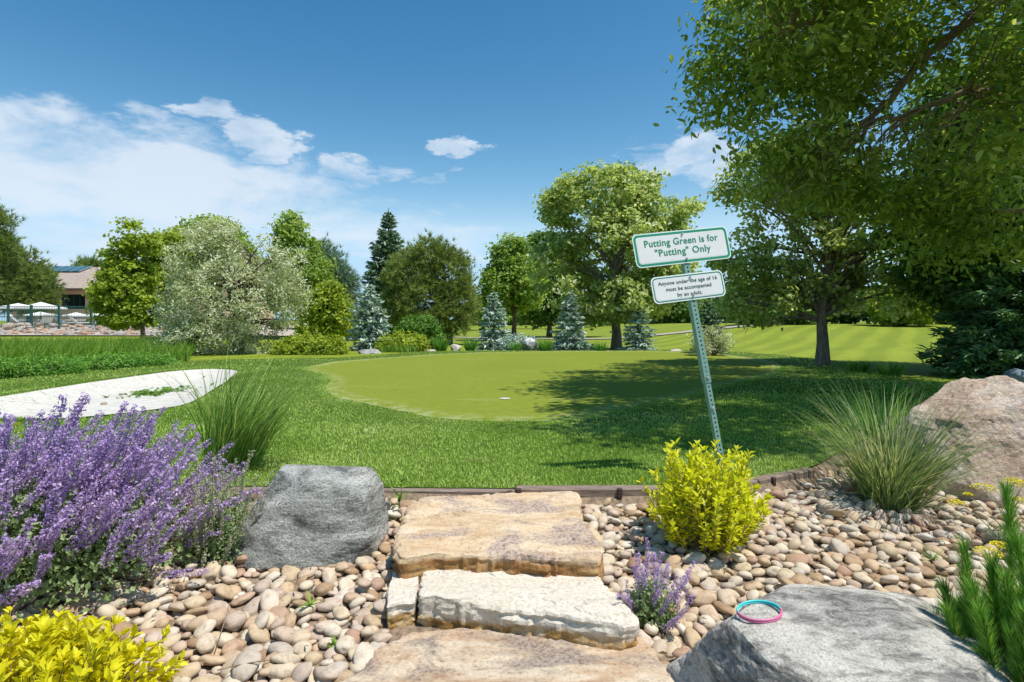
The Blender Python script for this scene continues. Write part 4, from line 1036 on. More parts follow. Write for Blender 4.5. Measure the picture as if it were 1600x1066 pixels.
def slab(name, label, outline_px, z, thick, m, seed, jag=.020, cleft=.014, tilt=(0, 0), cat='stone step'):
    """split stone slab: ragged outline, cleft top, rough broken sides"""
    rg = np.random.default_rng(seed); o = np.array([pxz(px, py, z) for px, py in outline_px]); n = 220
    seg = np.linalg.norm(np.roll(o, -1, 0) - o, axis=1); cum = np.concatenate([[0], np.cumsum(seg)]); t = np.linspace(0, cum[-1], n, endpoint=False); oc = np.vstack([o, o[:1]])
    p = np.stack([np.interp(t, cum, oc[:, j]) for j in range(2)], -1)
    for _ in range(3): p = (np.roll(p, 1, 0) + 2 * p + np.roll(p, -1, 0)) / 4
    c = p.mean(0); out = unit(p - c); P3 = np.column_stack([p * 9, np.full(n, seed)]); p = p + out * (jag * (fbm(P3, 4) + .5 * vnoise(P3 * 6)))[:, None]
    rows = []
    sc = np.concatenate([np.linspace(.04, .95, 26), [.972, .988]])
    for s_ in sc:
        q = c + (p - c) * s_; zz = z + cleft * fbm(np.column_stack([q * [5, 9], np.full(n, seed + 3.)]), 5) + .4 * cleft * np.round(2.5 * fbm(np.column_stack([q * [2.5, 5], np.full(n, seed + 9.)]), 3)) + (q - c) @ np.array(tilt); zz = zz - .004 * sstep(.96, 1, s_)
        rows.append(np.column_stack([q, zz]))
    edge_z = rows[-1][:, 2]
    for k, f in enumerate(np.linspace(0.06, 1, 12)):
        bul = .006 * math.sin(f * 2.6) - .012 * f + .002; N3 = np.column_stack([p * 13, edge_z * 8 + f * thick * 50]); q = p + out * (bul + .020 * fbm(N3, 4) + .007 * fbm(np.column_stack([p * 5, edge_z * 60 + f * thick * 75]), 3))[:, None]; rows.append(np.column_stack([q, edge_z - f * thick]))
    V = np.concatenate(rows); R = len(rows); i = np.arange(n); Q = np.concatenate([np.stack([r * n + i, (r + 1) * n + i, (r + 1) * n + (i + 1) % n, r * n + (i + 1) % n], -1) for r in range(R - 1)])
    V = np.vstack([V, [*c, rows[0][:, 2].mean()]]); T = np.stack([np.full(n, len(V) - 1), i, (i + 1) % n], -1)
    ob = part(name, V, [Q, T], m, None, None, False, org=np.array([c[0], c[1], z - thick])); tag(ob, label, cat, 'stone steps up to the green'); FOOT.append(p); return ob


FOOT = []


def slabmat(name, top, side, lich=None, zc=.10, scale=5):
    """weathered sandstone: banded top, rust-stained broken sides"""
    m, nt, b, _ = new_mat(name)
    f = tnoise(nt, scale, 10, .66, .8, mapscale=(.8, 2.2, 1)); g_ = tnoise(nt, scale * 14, 8, .72); h_ = tnoise(nt, scale * .55, 6, .6, .5, mapscale=(1, 2, 1))
    c = ramp(nt, top, f)
    if lich: c = mixc(nt, ramp(nt, [(lich[1], (0, 0, 0)), (lich[1] + .09, (.85, .85, .85))], h_), c, mixc(nt, ramp(nt, [(.4, (0, 0, 0)), (.6, (1, 1, 1))], g_), lich[0], tuple(v * 2.0 for v in lich[0])))
    tcx = nt.nodes.new('ShaderNodeTexCoord'); sp = nt.nodes.new('ShaderNodeSeparateXYZ'); nt.links.new(tcx.outputs['Object'], sp.inputs[0])
    ad = nt.nodes.new('ShaderNodeMath'); ad.operation = 'MULTIPLY_ADD'; nt.links.new(f, ad.inputs[0]); ad.inputs[1].default_value = -.09; nt.links.new(sp.outputs[2], ad.inputs[2])
    mr = nt.nodes.new('ShaderNodeMapRange'); nt.links.new(ad.outputs[0], mr.inputs[0]); mr.inputs[1].default_value = zc - .075; mr.inputs[2].default_value = zc - .055
    sc_ = ramp(nt, side, tnoise(nt, scale * 2.4, 9, .65, .5)); c = mixc(nt, mr.outputs[0], sc_, c)
    c = mixc(nt, .75, c, ramp(nt, [(.32, (.45, .4, .36)), (.47, (.97, .97, .97)), (.7, (1.12, 1.12, 1.12))], g_), 'MULTIPLY')
    nt.links.new(c, b.inputs['Base Color']); b.inputs['Roughness'].default_value = .88; b.inputs['Specular IOR Level'].default_value = .2
    bump(nt, b, mixc(nt, .6, f, g_), .9, .016); return m


SIDE = [(.3, (.16, .075, .025)), (.5, (.36, .19, .07)), (.7, (.55, .36, .17))]
M_TOPSLAB = slabmat('tan_sandstone', [(.28, (.40, .24, .13)), (.43, (.58, .42, .26)), (.56, (.68, .53, .36)), (.74, (.74, .63, .47))], SIDE, ((.26, .20, .17), .50), .14)
M_WHITESLAB = slabmat('white_sandstone', [(.25, (.47, .39, .29)), (.40, (.66, .59, .48)), (.7, (.72, .665, .57))], [(.3, (.22, .11, .035)), (.5, (.48, .29, .10)), (.7, (.66, .55, .38))], ((.42, .38, .33), .66), .092)
M_LOWSLAB = slabmat('brown_sandstone', [(.28, (.32, .18, .10)), (.43, (.52, .37, .24)), (.56, (.64, .52, .38)), (.74, (.68, .59, .46))], SIDE, ((.20, .16, .135), .50), .13)
slab('stone_step', 'tan and brown banded stone step nearest the turf', [(655, 781), (700, 778), (740, 778), (800, 769), (893, 767), (905, 775), (907, 805), (925, 830), (942, 858), (930, 868), (850, 866), (760, 862), (680, 860), (622, 868), (614, 848), (628, 815), (640, 795)], -.012, .15, M_TOPSLAB, 401, tilt=(0, .025))
slab('stone_step', 'pale cream white stone step in the middle', [(664, 871), (720, 866), (800, 863), (850, 866), (890, 872), (925, 893), (955, 920), (985, 950), (992, 966), (975, 972), (900, 962), (840, 954), (780, 948), (720, 938), (655, 934)], -.088, .13, M_WHITESLAB, 402, tilt=(0, .01))
slab('stone_block', 'narrow pale block broken off the left end of the white step', [(655, 870), (654, 905), (649, 936), (604, 944), (607, 915), (616, 888)], -.098, .12, M_WHITESLAB, 403, jag=.006, cat='stone block')
slab('stone_step', 'mottled brown stone step lowest in the picture', [(640, 988), (720, 976), (800, 974), (880, 980), (1000, 996), (1048, 1040), (1072, 1100), (1090, 1200), (480, 1200), (495, 1110), (530, 1066), (590, 1015)], -.172, .14, M_LOWSLAB, 404, tilt=(0, .0))

# ------------------------------------------------------------------ timber edging
def woodmat():
    m, nt, b, _ = new_mat('weathered_timber'); f = tnoise(nt, 9, 9, .65, .6, mapscale=(1, 9, 9)); g_ = tnoise(nt, 3, 5, .6)
    c = ramp(nt, [(.3, (.10, .07, .055)), (.5, (.22, .165, .13)), (.72, (.34, .275, .225))], f); c = mixc(nt, .4, c, ramp(nt, [(.35, (.7, .66, .62)), (.65, (1.2, 1.2, 1.2))], g_), 'MULTIPLY')
    nt.links.new(c, b.inputs['Base Color']); b.inputs['Roughness'].default_value = .9; bump(nt, b, f, .5, .006); return m


M_WOOD = woodmat(); M_STAKE = plain('dark_stake', (.055, .035, .028), .7)
TIMBERS = []


def timber(lb, a, b_, z, stakes=(), hgt_=.085, wd=.07):
    a, b_ = np.array(a, float), np.array(b_, float); c = (a + b_) / 2; L = np.linalg.norm(b_ - a); th = math.atan2(b_[1] - a[1], b_[0] - a[0]); R = np.array(Matrix.Rotation(th, 3, 'Z'))
    t = thing('timber_edging', lb, 'timber edging', (c[0], c[1], z - hgt_), 'timbers edging the turf'); mb = MB(); mb.bevel_box((c[0], c[1], z - hgt_ / 2), (L, wd, hgt_), .006, R); mb.build('beam', M_WOOD, t)
    for f in stakes:
        p = a + (b_ - a) * f; m2 = MB(); q = R @ np.array([0, -wd / 2 - .004, 0]); m2.bevel_box((p[0] + q[0], p[1] + q[1], z - .022), (.026, .022, .05), .003, R); m2.build('stake', M_STAKE, t)
    TIMBERS.append((c, L, th))


timber('weathered timber edging left of the stone steps, running behind the dark boulder', (-1.62, 3.125), (.012, 3.075), -.004, (.985,))
timber('weathered timber edging directly behind the top stone step', (.02, 3.062), (.80, 3.07), .012, (.02, .70))
timber('weathered timber edging behind the yellow shrub', (.805, 3.085), (1.36, 3.235), .006, (.6,))
timber('short weathered timber edging running up to the right grass clump', (1.366, 3.245), (1.80, 3.48), .006, (.22,))
timber('weathered timber edging hidden behind the lavender-coloured catmint', (-3.2, 3.2), (-1.63, 3.13), -.006)

# ------------------------------------------------------------------ near boulders
def plane_rock(planes, seed, sub=6, rough=.05, freq=3, soft=70., cuts=13):
    V, F = ICO[sub]; N = unit(np.array([p[:3] for p in planes], float)); d = np.array([p[3] for p in planes], float); q = V @ N.T
    r = np.where(q > .03, d / np.maximum(q, .03), 60.); r = -np.log(np.mean(np.exp(-soft * np.minimum(r, 4)), 1) * len(d)) / soft
    r = r * (1 + rough * fbm(V * freq + seed, 4)); rg = np.random.default_rng(seed + 900)
    for n_ in unit(rg.normal(size=(cuts, 3)) * np.array([1, 1, .9])):          # broken facets
        q_ = V @ n_; P_ = V * r[:, None]; h_ = (P_ @ n_).max() * rg.uniform(.80, .95); lim = np.where(q_ > .05, h_ / np.maximum(q_, .05), 99.); r = np.minimum(r, lim)
    r = r * (1 + .16 * rough * fbm(V * freq * 7 + seed, 4)); return V * r[:, None], F


M_GNEISS = rockmat('dark_gneiss', [(.34, (.11, .115, .10)), (.46, (.27, .275, .25)), (.55, (.48, .48, .44)), (.66, (.68, .67, .62))], 4.2, (1, 1, 3.2), (.5, .5, 0), (.52, .52, .49), 1.0, .03, .75, 24, .85)
M_BANDED = None


def banded():
    m, nt, b, _ = new_mat('grey_white_gneiss')
    zone = tnoise(nt, 3.4, 6, .6, .8, mapscale=(.8, 1.6, 3), rot=(.6, .2, .15)); st = tnoise(nt, 9, 10, .72, .7, mapscale=(1, 2.4, 7), rot=(.7, .2, .15)); g_ = tnoise(nt, 130, 6, .75)
    c1 = ramp(nt, [(.40, (.30, .29, .275)), (.5, (.54, .53, .50)), (.60, (.76, .745, .70))], st); c2 = ramp(nt, [(.40, (.18, .178, .172)), (.5, (.36, .355, .345)), (.62, (.58, .57, .55))], st); c3 = ramp(nt, [(.33, (.40, .39, .37)), (.48, (.66, .645, .61)), (.66, (.78, .765, .73))], st)
    c = mixc(nt, ramp(nt, [(.42, (0, 0, 0)), (.46, (1, 1, 1))], zone), c2, mixc(nt, ramp(nt, [(.49, (0, 0, 0)), (.53, (1, 1, 1))], zone), c1, c3))
    c = mixc(nt, .8, c, ramp(nt, [(.36, (.45, .42, .38)), (.5, (1.03, .98, .90)), (.66, (1.24, 1.17, 1.06))], g_), 'MULTIPLY')
    nt.links.new(c, b.inputs['Base Color']); b.inputs['Roughness'].default_value = .8; b.inputs['Specular IOR Level'].default_value = .3; bump(nt, b, mixc(nt, .5, st, g_), 1.0, .02); return m


M_BANDED = banded()
M_PINKR = rockmat('pink_granite', [(.3, (.33, .22, .16)), (.46, (.52, .38, .29)), (.58, (.62, .50, .41)), (.74, (.72, .65, .57))], 4, (1, 1, 1.4), (.7, .4, .2), (.48, .40, .27), 1.0, .035, .85, 12, .75)
pl = [(-.05, -.12, 1, .82), (.05, .3, 1, .86), (-.1, -1, .18, .72), (.35, -1, .05, .74), (1, -.15, .06, .86), (-.92, -.1, .42, .74), (-.6, -.75, .3, .78), (.5, -.6, .75, .90), (0, 1, .2, .8), (-.7, .7, .3, .85), (.8, .7, .2, .9), (0, 0, -1, .9)]
boulder('boulder', 'dark grey angular boulder left of the stone steps', (at(487, 820, 2.58)[0], 2.60, .02), (.345, .255, .25), 0, M_GNEISS, 6, custom=plane_rock(pl, 8, 6, .035, cuts=16), lay=.0045)
pl = [(.05, -.25, 1, .80), (.55, -.1, 1, .80), (-.3, -.2, 1, .99), (.1, .5, 1, .9), (-1, -.25, .12, .92), (-.8, -.8, .3, .95), (.1, -1, .5, .95), (.9, -.4, .6, .85), (.9, .5, .5, .9), (0, 1, .35, .85), (-.6, .7, .5, .9), (0, 0, -1, 1)]
boulder('boulder', 'large grey and white banded boulder in the lower right foreground', (1.0, 1.56, -.13), (.48, .43, .265), 0, M_BANDED, 6, custom=plane_rock(pl, 27, 6, .05, cuts=4), lay=.009)
pl = [(-.55, -.25, 1, .74), (.5, -.3, .9, .80), (-.9, -.3, .35, .86), (-.2, -1, .5, .74), (.5, -.9, .3, .82), (.1, .3, 1, .98), (1, 0, .3, .9), (0, 1, .3, .8), (-.8, .6, .5, .9), (0, 0, -1, 1), (-.05, -.2, 1, .92)]
boulder('boulder', 'pink granite boulder at the right edge behind the grass clump', (at(1582, 700, 3.55)[0], 3.6, .13), (.62, .42, .44), 0, M_PINKR, 6, custom=plane_rock(pl, 31, 6, .09), lay=.010)
FOOT.append(np.array([pxz(px, py, -.17) for px, py in ((596, 940), (1000, 960), (1010, 1010), (596, 1000))])); FOOT.append(np.array([(.58, 1.2), (.56, 1.75), (.75, 1.93), (1.1, 1.88), (1.38, 1.6), (1.4, 1.2)])); FOOT.append(np.array([(-1.17, 2.42), (-.62, 2.45), (-.6, 2.8), (-1.1, 2.8)])); FOOT.append(np.array([(2.55, 3.3), (3.6, 3.3), (3.6, 4), (2.6, 4)]))

# ------------------------------------------------------------------ river pebbles
PEB = [(.30, .19, .11), (.44, .31, .19), (.52, .41, .27), (.58, .49, .36), (.62, .55, .44), (.48, .36, .27), (.46, .39, .32), (.55, .48, .38), (.53, .37, .22), (.64, .59, .50), (.40, .25, .17), (.56, .45, .31)]


def pebmat(name, objrand):
    m, nt, b, _ = new_mat(name)
    if objrand: src = nt.nodes.new('ShaderNodeObjectInfo').outputs['Random']
    else:
        a = nt.nodes.new('ShaderNodeAttribute'); a.attribute_name = 'rnd'; src = a.outputs['Fac']
    r = nt.nodes.new('ShaderNodeValToRGB'); e = r.color_ramp.elements; r.color_ramp.interpolation = 'LINEAR'
    while len(e) < len(PEB): e.new(.5)
    for i, (x, c) in enumerate(zip(e, PEB)): x.position = i / (len(PEB) - 1); x.color = (*c, 1)
    nt.links.new(src, r.inputs[0]); geo = nt.nodes.new('ShaderNodeNewGeometry')
    f = tnoise(nt, 34, 7, .65, .4, vec=geo.outputs['Position']); g_ = tnoise(nt, 260, 4, .7, vec=geo.outputs['Position'])
    c = mixc(nt, .8, r.outputs[0], ramp(nt, [(.3, (.62, .55, .5)), (.5, (1, 1, 1)), (.72, (1.0, .98, .94))], f), 'MULTIPLY'); c = mixc(nt, .35, c, ramp(nt, [(.35, (.55, .5, .45)), (.55, (1, 1, 1))], g_), 'MULTIPLY')
    nt.links.new(c, b.inputs['Base Color']); b.inputs['Roughness'].default_value = .72; b.inputs['Specular IOR Level'].default_value = .3; bump(nt, b, f, .25, .006); return m


def pebbles():
    rg = np.random.default_rng(500); cell = .05; gridd = {}; out = []
    def blocked(x, y, r):
        for c, L, th in TIMBERS:
            dx, dy = x - c[0], y - c[1]; u = dx * math.cos(th) + dy * math.sin(th); v = -dx * math.sin(th) + dy * math.cos(th)
            if abs(u) < L / 2 and abs(v) < .035 + r * .6: return True
        return False
    X = rg.uniform(-2.6, 3.5, 60000); Y = rg.uniform(1.42, 4.2, 60000); Rr = np.where(np.arange(60000) < 15000, rg.uniform(.025, .038, 60000), rg.uniform(.014, .026, 60000))
    ok = (Y < bed_edge(X) - .03) & (Y > 1.45); px = 800 + X / Y * FPX; ok &= (px > -60) & (px < 1660)
    for f in FOOT: ok &= ~(inpoly(X, Y, f) & (polydist(X, Y, f) > Rr * .45))
    Z = hgt(X, Y)
    for i in np.nonzero(ok)[0]:
        x, y, r = X[i], Y[i], Rr[i]; gx, gy = int(x // cell), int(y // cell); bad = False
        for a in (-2, -1, 0, 1, 2):
            for b_ in (-2, -1, 0, 1, 2):
                for (x2, y2, r2) in gridd.get((gx + a, gy + b_), ()):
                    if (x - x2) ** 2 + (y - y2) ** 2 < ((r + r2) * .76) ** 2: bad = True; break
                if bad: break
            if bad: break
        if bad or blocked(x, y, r): continue
        gridd.setdefault((gx, gy), []).append((x, y, r)); out.append((x, y, r, Z[i] + r * rg.uniform(.12, .5)))
    # a loose upper layer resting in the gaps
    base = list(out)
    for i in rg.choice(len(base), int(len(base) * .22), replace=False):
        x, y, r, z = base[i]; r2 = rg.uniform(.024, .040); out.append((x + rg.uniform(-.03, .03), y + rg.uniform(-.03, .03), r2, z + r * .5 + r2 * .30))
    var = []
    for k in range(9):
        V, F = ICO[3]; rk_ = np.random.default_rng(600 + k); sq = np.array([1.22 * rk_.uniform(.9, 1.12), .92 * rk_.uniform(.9, 1.1), rk_.uniform(.44, .64)])
        d = fbm(V * 1.1 + k * 7, 2) * .30; W = V * (1 + d)[:, None]; W = np.sign(W) * np.abs(W) ** .93 * sq; var.append((W, F))
    V2 = []
    for k in range(9):
        V, F = ICO[2]; rk_ = np.random.default_rng(600 + k); sq = np.array([1.22 * rk_.uniform(.9, 1.12), .92 * rk_.uniform(.9, 1.1), rk_.uniform(.44, .64)]); V2.append((V * (1 + fbm(V * 1.1 + k * 7, 2) * .30)[:, None] * sq, F))
    mo, ms = pebmat('river_pebble', True), pebmat('river_pebble_bed', False); meshes = []
    for W, F in var: me = mesh_np('pebble', W, F, None, True); me.materials.append(mo); meshes.append(me)
    arr = np.array(out); vis = arr[:, 2] / arr[:, 1] * np.where((np.abs(arr[:, 0]) < .88 * arr[:, 1]) & (800 + arr[:, 0] / arr[:, 1] * 900 > 240), 1, .3); order = np.argsort(-vis); mb = MB()
    for n_, i in enumerate(order):
        x, y, r, z = arr[i]; rot = Euler((rg.normal() * .28, rg.normal() * .28, rg.uniform(0, 6.28))); k = int(rg.integers(9))
        if n_ < 300:
            o = bpy.data.objects.new('pebble', meshes[k]); COL.objects.link(o); o.parent = BED; o.location = (x, y, z); o.rotation_euler = rot; o.scale = (r, r, r)
        else:
            W, F = V2[k]; mb.add(W * r @ np.array(rot.to_matrix()).T + np.array([x, y, z]), F, rg.random())
    o = mb.build('pebbles', ms, BED, True, usernd=True); o['kind'] = 'stuff'


pebbles()


# ------------------------------------------------------------------ leaning sign
def sign():
    ph, th, ps = math.radians(8.4), math.radians(6), math.radians(12)
    Ry = np.array([[math.cos(ph), 0, -math.sin(ph)], [0, 1, 0], [math.sin(ph), 0, math.cos(ph)]]); Rx = np.array([[1, 0, 0], [0, math.cos(th), math.sin(th)], [0, -math.sin(th), math.cos(th)]]); Rz = np.array([[math.cos(ps), -math.sin(ps), 0], [math.sin(ps), math.cos(ps), 0], [0, 0, 1]])
    R = Ry @ Rx @ Rz; B = at(1131, 745, 3.24); B = B - R[:, 2] * ((B[2] + .12) / R[2, 2])      # foot a little below the turf
    def W(V): return np.asarray(V, float) @ R.T + B
    t = thing('sign_post', 'leaning green perforated steel post carrying two putting green notices', 'sign', B)
    M_POST = plain('green_galvanised', (.20, .34, .28), .5, .25, .5, .15, 60); M_BOLT = plain('zinc_bolt', (.55, .55, .52), .4, .8, .5, .1)
    M_PANEL = plain('white_sign_face', (.74, .73, .735), .45, 0, .4, .03, 8); M_EDGE = plain('pale_sign_rim', (.80, .86, .84), .4, 0, .4, .03); M_GREEN = plain('green_sign_paint', (.012, .25, .145), .5, 0, .4, .12, 18); M_DKG = plain('dark_green_sign_paint', (.015, .17, .125), .5, 0, .4, .08); M_TXT2 = plain('faded_green_lettering', (.055, .12, .11), .6, 0, .3, .1)
    def channel(name, w_, dep, z0, z1, yoff):
        mb = MB(); p = .0254; n = int((z1 - z0) / p); yf = yoff - dep / 2; r = .0056
        an = np.arange(8) / 8 * 2 * np.pi; octo = np.stack([r * np.cos(an), np.full(8, 0), r * np.sin(an)], -1); h, v = w_ / 2, p / 2
        sq = np.array([(h, 0, 0), (h, 0, v), (0, 0, v), (-h, 0, v), (-h, 0, 0), (-h, 0, -v), (0, 0, -v), (h, 0, -v)]); inner = octo + np.array([0, .004, 0]); q8 = np.arange(8)
        F1 = np.stack([q8, (q8 + 1) % 8, 8 + (q8 + 1) % 8, 8 + q8], -1); F2 = F1 + 8
        for i in range(n): mb.add(W(np.vstack([sq, octo, inner]) + np.array([0, yf, z0 + (i + .5) * p])), np.vstack([F1, F2]))
        top = z0 + n * p
        for sx in (-1, 1): mb.box(W([(sx * (h - .0012), yoff + .0005, (z0 + top) / 2)])[0], (.0024, dep - .001, top - z0), R)
        mb.box(W([(0, yoff + dep / 2 - .001, (z0 + top) / 2)])[0], (w_ - .005, .002, top - z0), R)
        return mb.build(name, M_POST, t)
    channel('lower_post', .031, .031, 0, .86, 0); 
    # length along the post where a photo row is reached
    def along(py):
        lo, hi = 0., 3.
        for _ in range(40):
            m = (lo + hi) / 2; q = W([(0, 0, m)])[0]; row = HOR - (q[2] - CAMZ) / q[1] * FPX
            lo, hi = (m, hi) if row > py else (lo, m)
        return lo
    zs = along(590); s1, s2 = along(387), along(449); channel('upper_post', .038, .038, zs - .03, s1 + .085, 0)
    def bolt(x, z, yf, r=.008, par=None):
        mb = MB(); mb.tube(W([(x, yf, z), (x, yf - .005, z)]), r, 6); mb.tube(W([(x, yf - .005, z), (x, yf - .009, z)]), r * .55, 8); mb.build('bolt', M_BOLT, par or t)
    bolt(0, zs, -.020, .010); bolt(0, along(638), -.0165, .010)
    def rrect(w_, h_, r, n=8):
        o = []
        for cx, cz, a0 in ((w_ / 2 - r, h_ / 2 - r, 0), (-w_ / 2 + r, h_ / 2 - r, 90), (-w_ / 2 + r, -h_ / 2 + r, 180), (w_ / 2 - r, -h_ / 2 + r, 270)):
            for k in range(n + 1): a = math.radians(a0 + 90 * k / n); o.append((cx + r * math.cos(a), cz + r * math.sin(a)))
        return np.array(o)
    def panel(cz, w_, h_, rim, bord, lines, gm, tm, cx):
        y = -.022; o = rrect(w_, h_, .030); n = len(o); i = np.arange(n)
        V = np.concatenate([np.column_stack([o[:, 0] + cx, np.full(n, y - .0025), o[:, 1] + cz]), np.column_stack([o[:, 0] + cx, np.full(n, y), o[:, 1] + cz]), [[cx, y - .0025, cz], [cx, y, cz]]])
        Q = np.stack([i, (i + 1) % n, n + (i + 1) % n, n + i], -1); T = np.concatenate([np.stack([np.full(n, 2 * n), i, (i + 1) % n], -1), np.stack([np.full(n, 2 * n + 1), n + (i + 1) % n, n + i], -1)])
        pn = part('sign_panel', W(V), [Q, T], M_EDGE, t)
        a = rrect(w_ - 2 * rim, h_ - 2 * rim, .030 - rim * .6); c = rrect(w_ - 2 * rim - 2 * bord, h_ - 2 * rim - 2 * bord, .030 - rim * .6 - bord * .6); e = rrect(w_ - 2 * rim - 2 * bord - .008, h_ - 2 * rim - 2 * bord - .008, .030 - rim * .6 - bord * .6 - .002)
        def lay(oo, yy): return np.column_stack([oo[:, 0] + cx, np.full(n, yy), oo[:, 1] + cz])
        part('border', W(np.concatenate([lay(a, y - .0033), lay(c, y - .0033)])), np.stack([i, (i + 1) % n, n + (i + 1) % n, n + i], -1), gm, pn)
        part('face', W(np.vstack([lay(e, y - .0033), [[cx, y - .0033, cz]]])), np.stack([np.full(n, n), i, (i + 1) % n], -1), M_PANEL, pn)
        for txt, frac, zf, capf, bold in lines:
            cu = bpy.data.curves.new('lettering', 'FONT'); cu.body = txt; cu.size = 1; cu.offset = bold; cu.space_character = 1.06; cu.resolution_u = 3; ob = bpy.data.objects.new('lettering_source', cu); COL.objects.link(ob)
            dg = bpy.context.evaluated_depsgraph_get(); me = ob.evaluated_get(dg).to_mesh(); me.calc_loop_triangles(); v = np.array([q.co[:] for q in me.vertices]); T = np.array([tt.vertices[:] for tt in me.loop_triangles]); ob.evaluated_get(dg).to_mesh_clear(); bpy.data.objects.remove(ob); bpy.data.curves.remove(cu)
            x0, x1 = v[:, 0].min(), v[:, 0].max(); sx = frac * w_ / (x1 - x0); sz = capf * h_ / .69
            nv = len(v); cop = [(0, 0, 0), (.010, .0002, 0), (-.010, .0004, 0), (0, .0006, .012)]
            VV = np.concatenate([np.column_stack([(v[:, 0] + dx - (x0 + x1) / 2) * sx + cx, np.full(nv, y - .0041 - dy), (v[:, 1] + dz) * sz + cz + zf * h_]) for dx, dy, dz in cop])
            part('lettering', W(VV), np.concatenate([T[:, ::-1] + i_ * nv for i_ in range(4)]), tm, pn)
        for zz in (h_ / 2 - .022 if h_ > .15 else h_ / 2 - .010, -h_ / 2 + (.026 if h_ > .15 else .010)): bolt(0, cz + zz, y - .0033, .0075, pn)
    wpx = 3.30 / FPX * 1.13
    panel(s1, 146 * wpx, 47.5 * wpx, .006, .013, [('Putting Green is for', .775, .085, .20, .008), ('"Putting" Only', .585, -.215, .20, .008)], M_GREEN, M_GREEN, -.012)
    panel(s2, 110 * wpx, 37.5 * wpx, .007, .006, [('Anyone under the age of 16', .82, .165, .135, .008), ('must be accompanied', .63, -.075, .135, .008), ('by an adult.', .345, -.315, .135, .008)], M_DKG, M_TXT2, -.018)


sign()


# ------------------------------------------------------------------ plants of the bed
M_FLOWER = leafmat('catmint_flower', [(.125, .08, .19), (.22, .155, .34), (.30, .225, .43), (.39, .31, .47)], .3, .6, .2, gain=2.0)
M_CATLEAF = leafmat('catmint_leaf', [(.07, .115, .04), (.12, .175, .065), (.19, .245, .11), (.29, .33, .20)], .25, .65, .2)
M_GREYSPIKE = leafmat('faded_spike', [(.14, .16, .08), (.23, .24, .14), (.33, .33, .24), (.36, .31, .43)], .25, .65, .2)


def spike_mesh(seed, L=.2, whorls=11, r=.014, m=None, fl=20, bare=.22):
    rg = np.random.default_rng(seed); mb = MB(); zz = np.linspace(0, 1, 7); ax = np.stack([.10 * L * zz ** 2, .03 * L * np.sin(zz * 3), L * zz], -1); mb.tube(ax, np.linspace(.0016, .0008, 7), 4, False, .05)
    for w_ in range(whorls):
        f = bare + (1 - bare) * (w_ / (whorls - 1)) ** .95; c = np.array([np.interp(f, zz, ax[:, j]) for j in range(3)]); rr = r * (1.05 - .55 * (w_ / whorls)) * rg.uniform(.8, 1.15); n = max(5, int(fl * (1.05 - .5 * w_ / whorls))); a = rg.uniform(0, 6.28, n)
        d = np.stack([np.cos(a), np.sin(a), rg.uniform(-.2, .8, n)], -1); P = c + d * (rr * rg.uniform(.45, 1.0, n))[:, None] + np.stack([0 * a, 0 * a, rg.normal(size=n) * .0032], -1)
        V, F, k = leaf_quads(P, d + rg.normal(size=(n, 3)) * .5, rg.uniform(.006, .0105, n), rg.uniform(.0045, .0075, n), rg, .3, 0, d); mb.add(V, F, 0) ; mb.rq[-1] = np.clip(rg.random(n) * .8 + .2 * rg.random(), 0, 1)
    F, r_ = [np.concatenate(mb.Q)], np.concatenate(mb.rq); me = mesh_np('flower_spike', np.concatenate(mb.V), F, r_); me.materials.append(m or M_FLOWER); return me


SPIKES = [spike_mesh(700 + k, L, wh, .0165) for k, (L, wh) in enumerate(((.17, 10), (.20, 12), (.23, 13), (.26, 15), (.20, 11)))]
GREYS = [spike_mesh(720 + k, L, wh, .012, M_GREYSPIKE, 12, .1) for k, (L, wh) in enumerate(((.20, 14), (.26, 17), (.30, 19)))]


def orient(o, p, d, roll, s, org):
    q = Vector(d).to_track_quat('Z', 'Y'); o.location = tuple(np.asarray(p) - org); o.rotation_mode = 'QUATERNION'; o.rotation_quaternion = q @ Euler((0, 0, roll)).to_quaternion(); o.scale = (s, s, s)


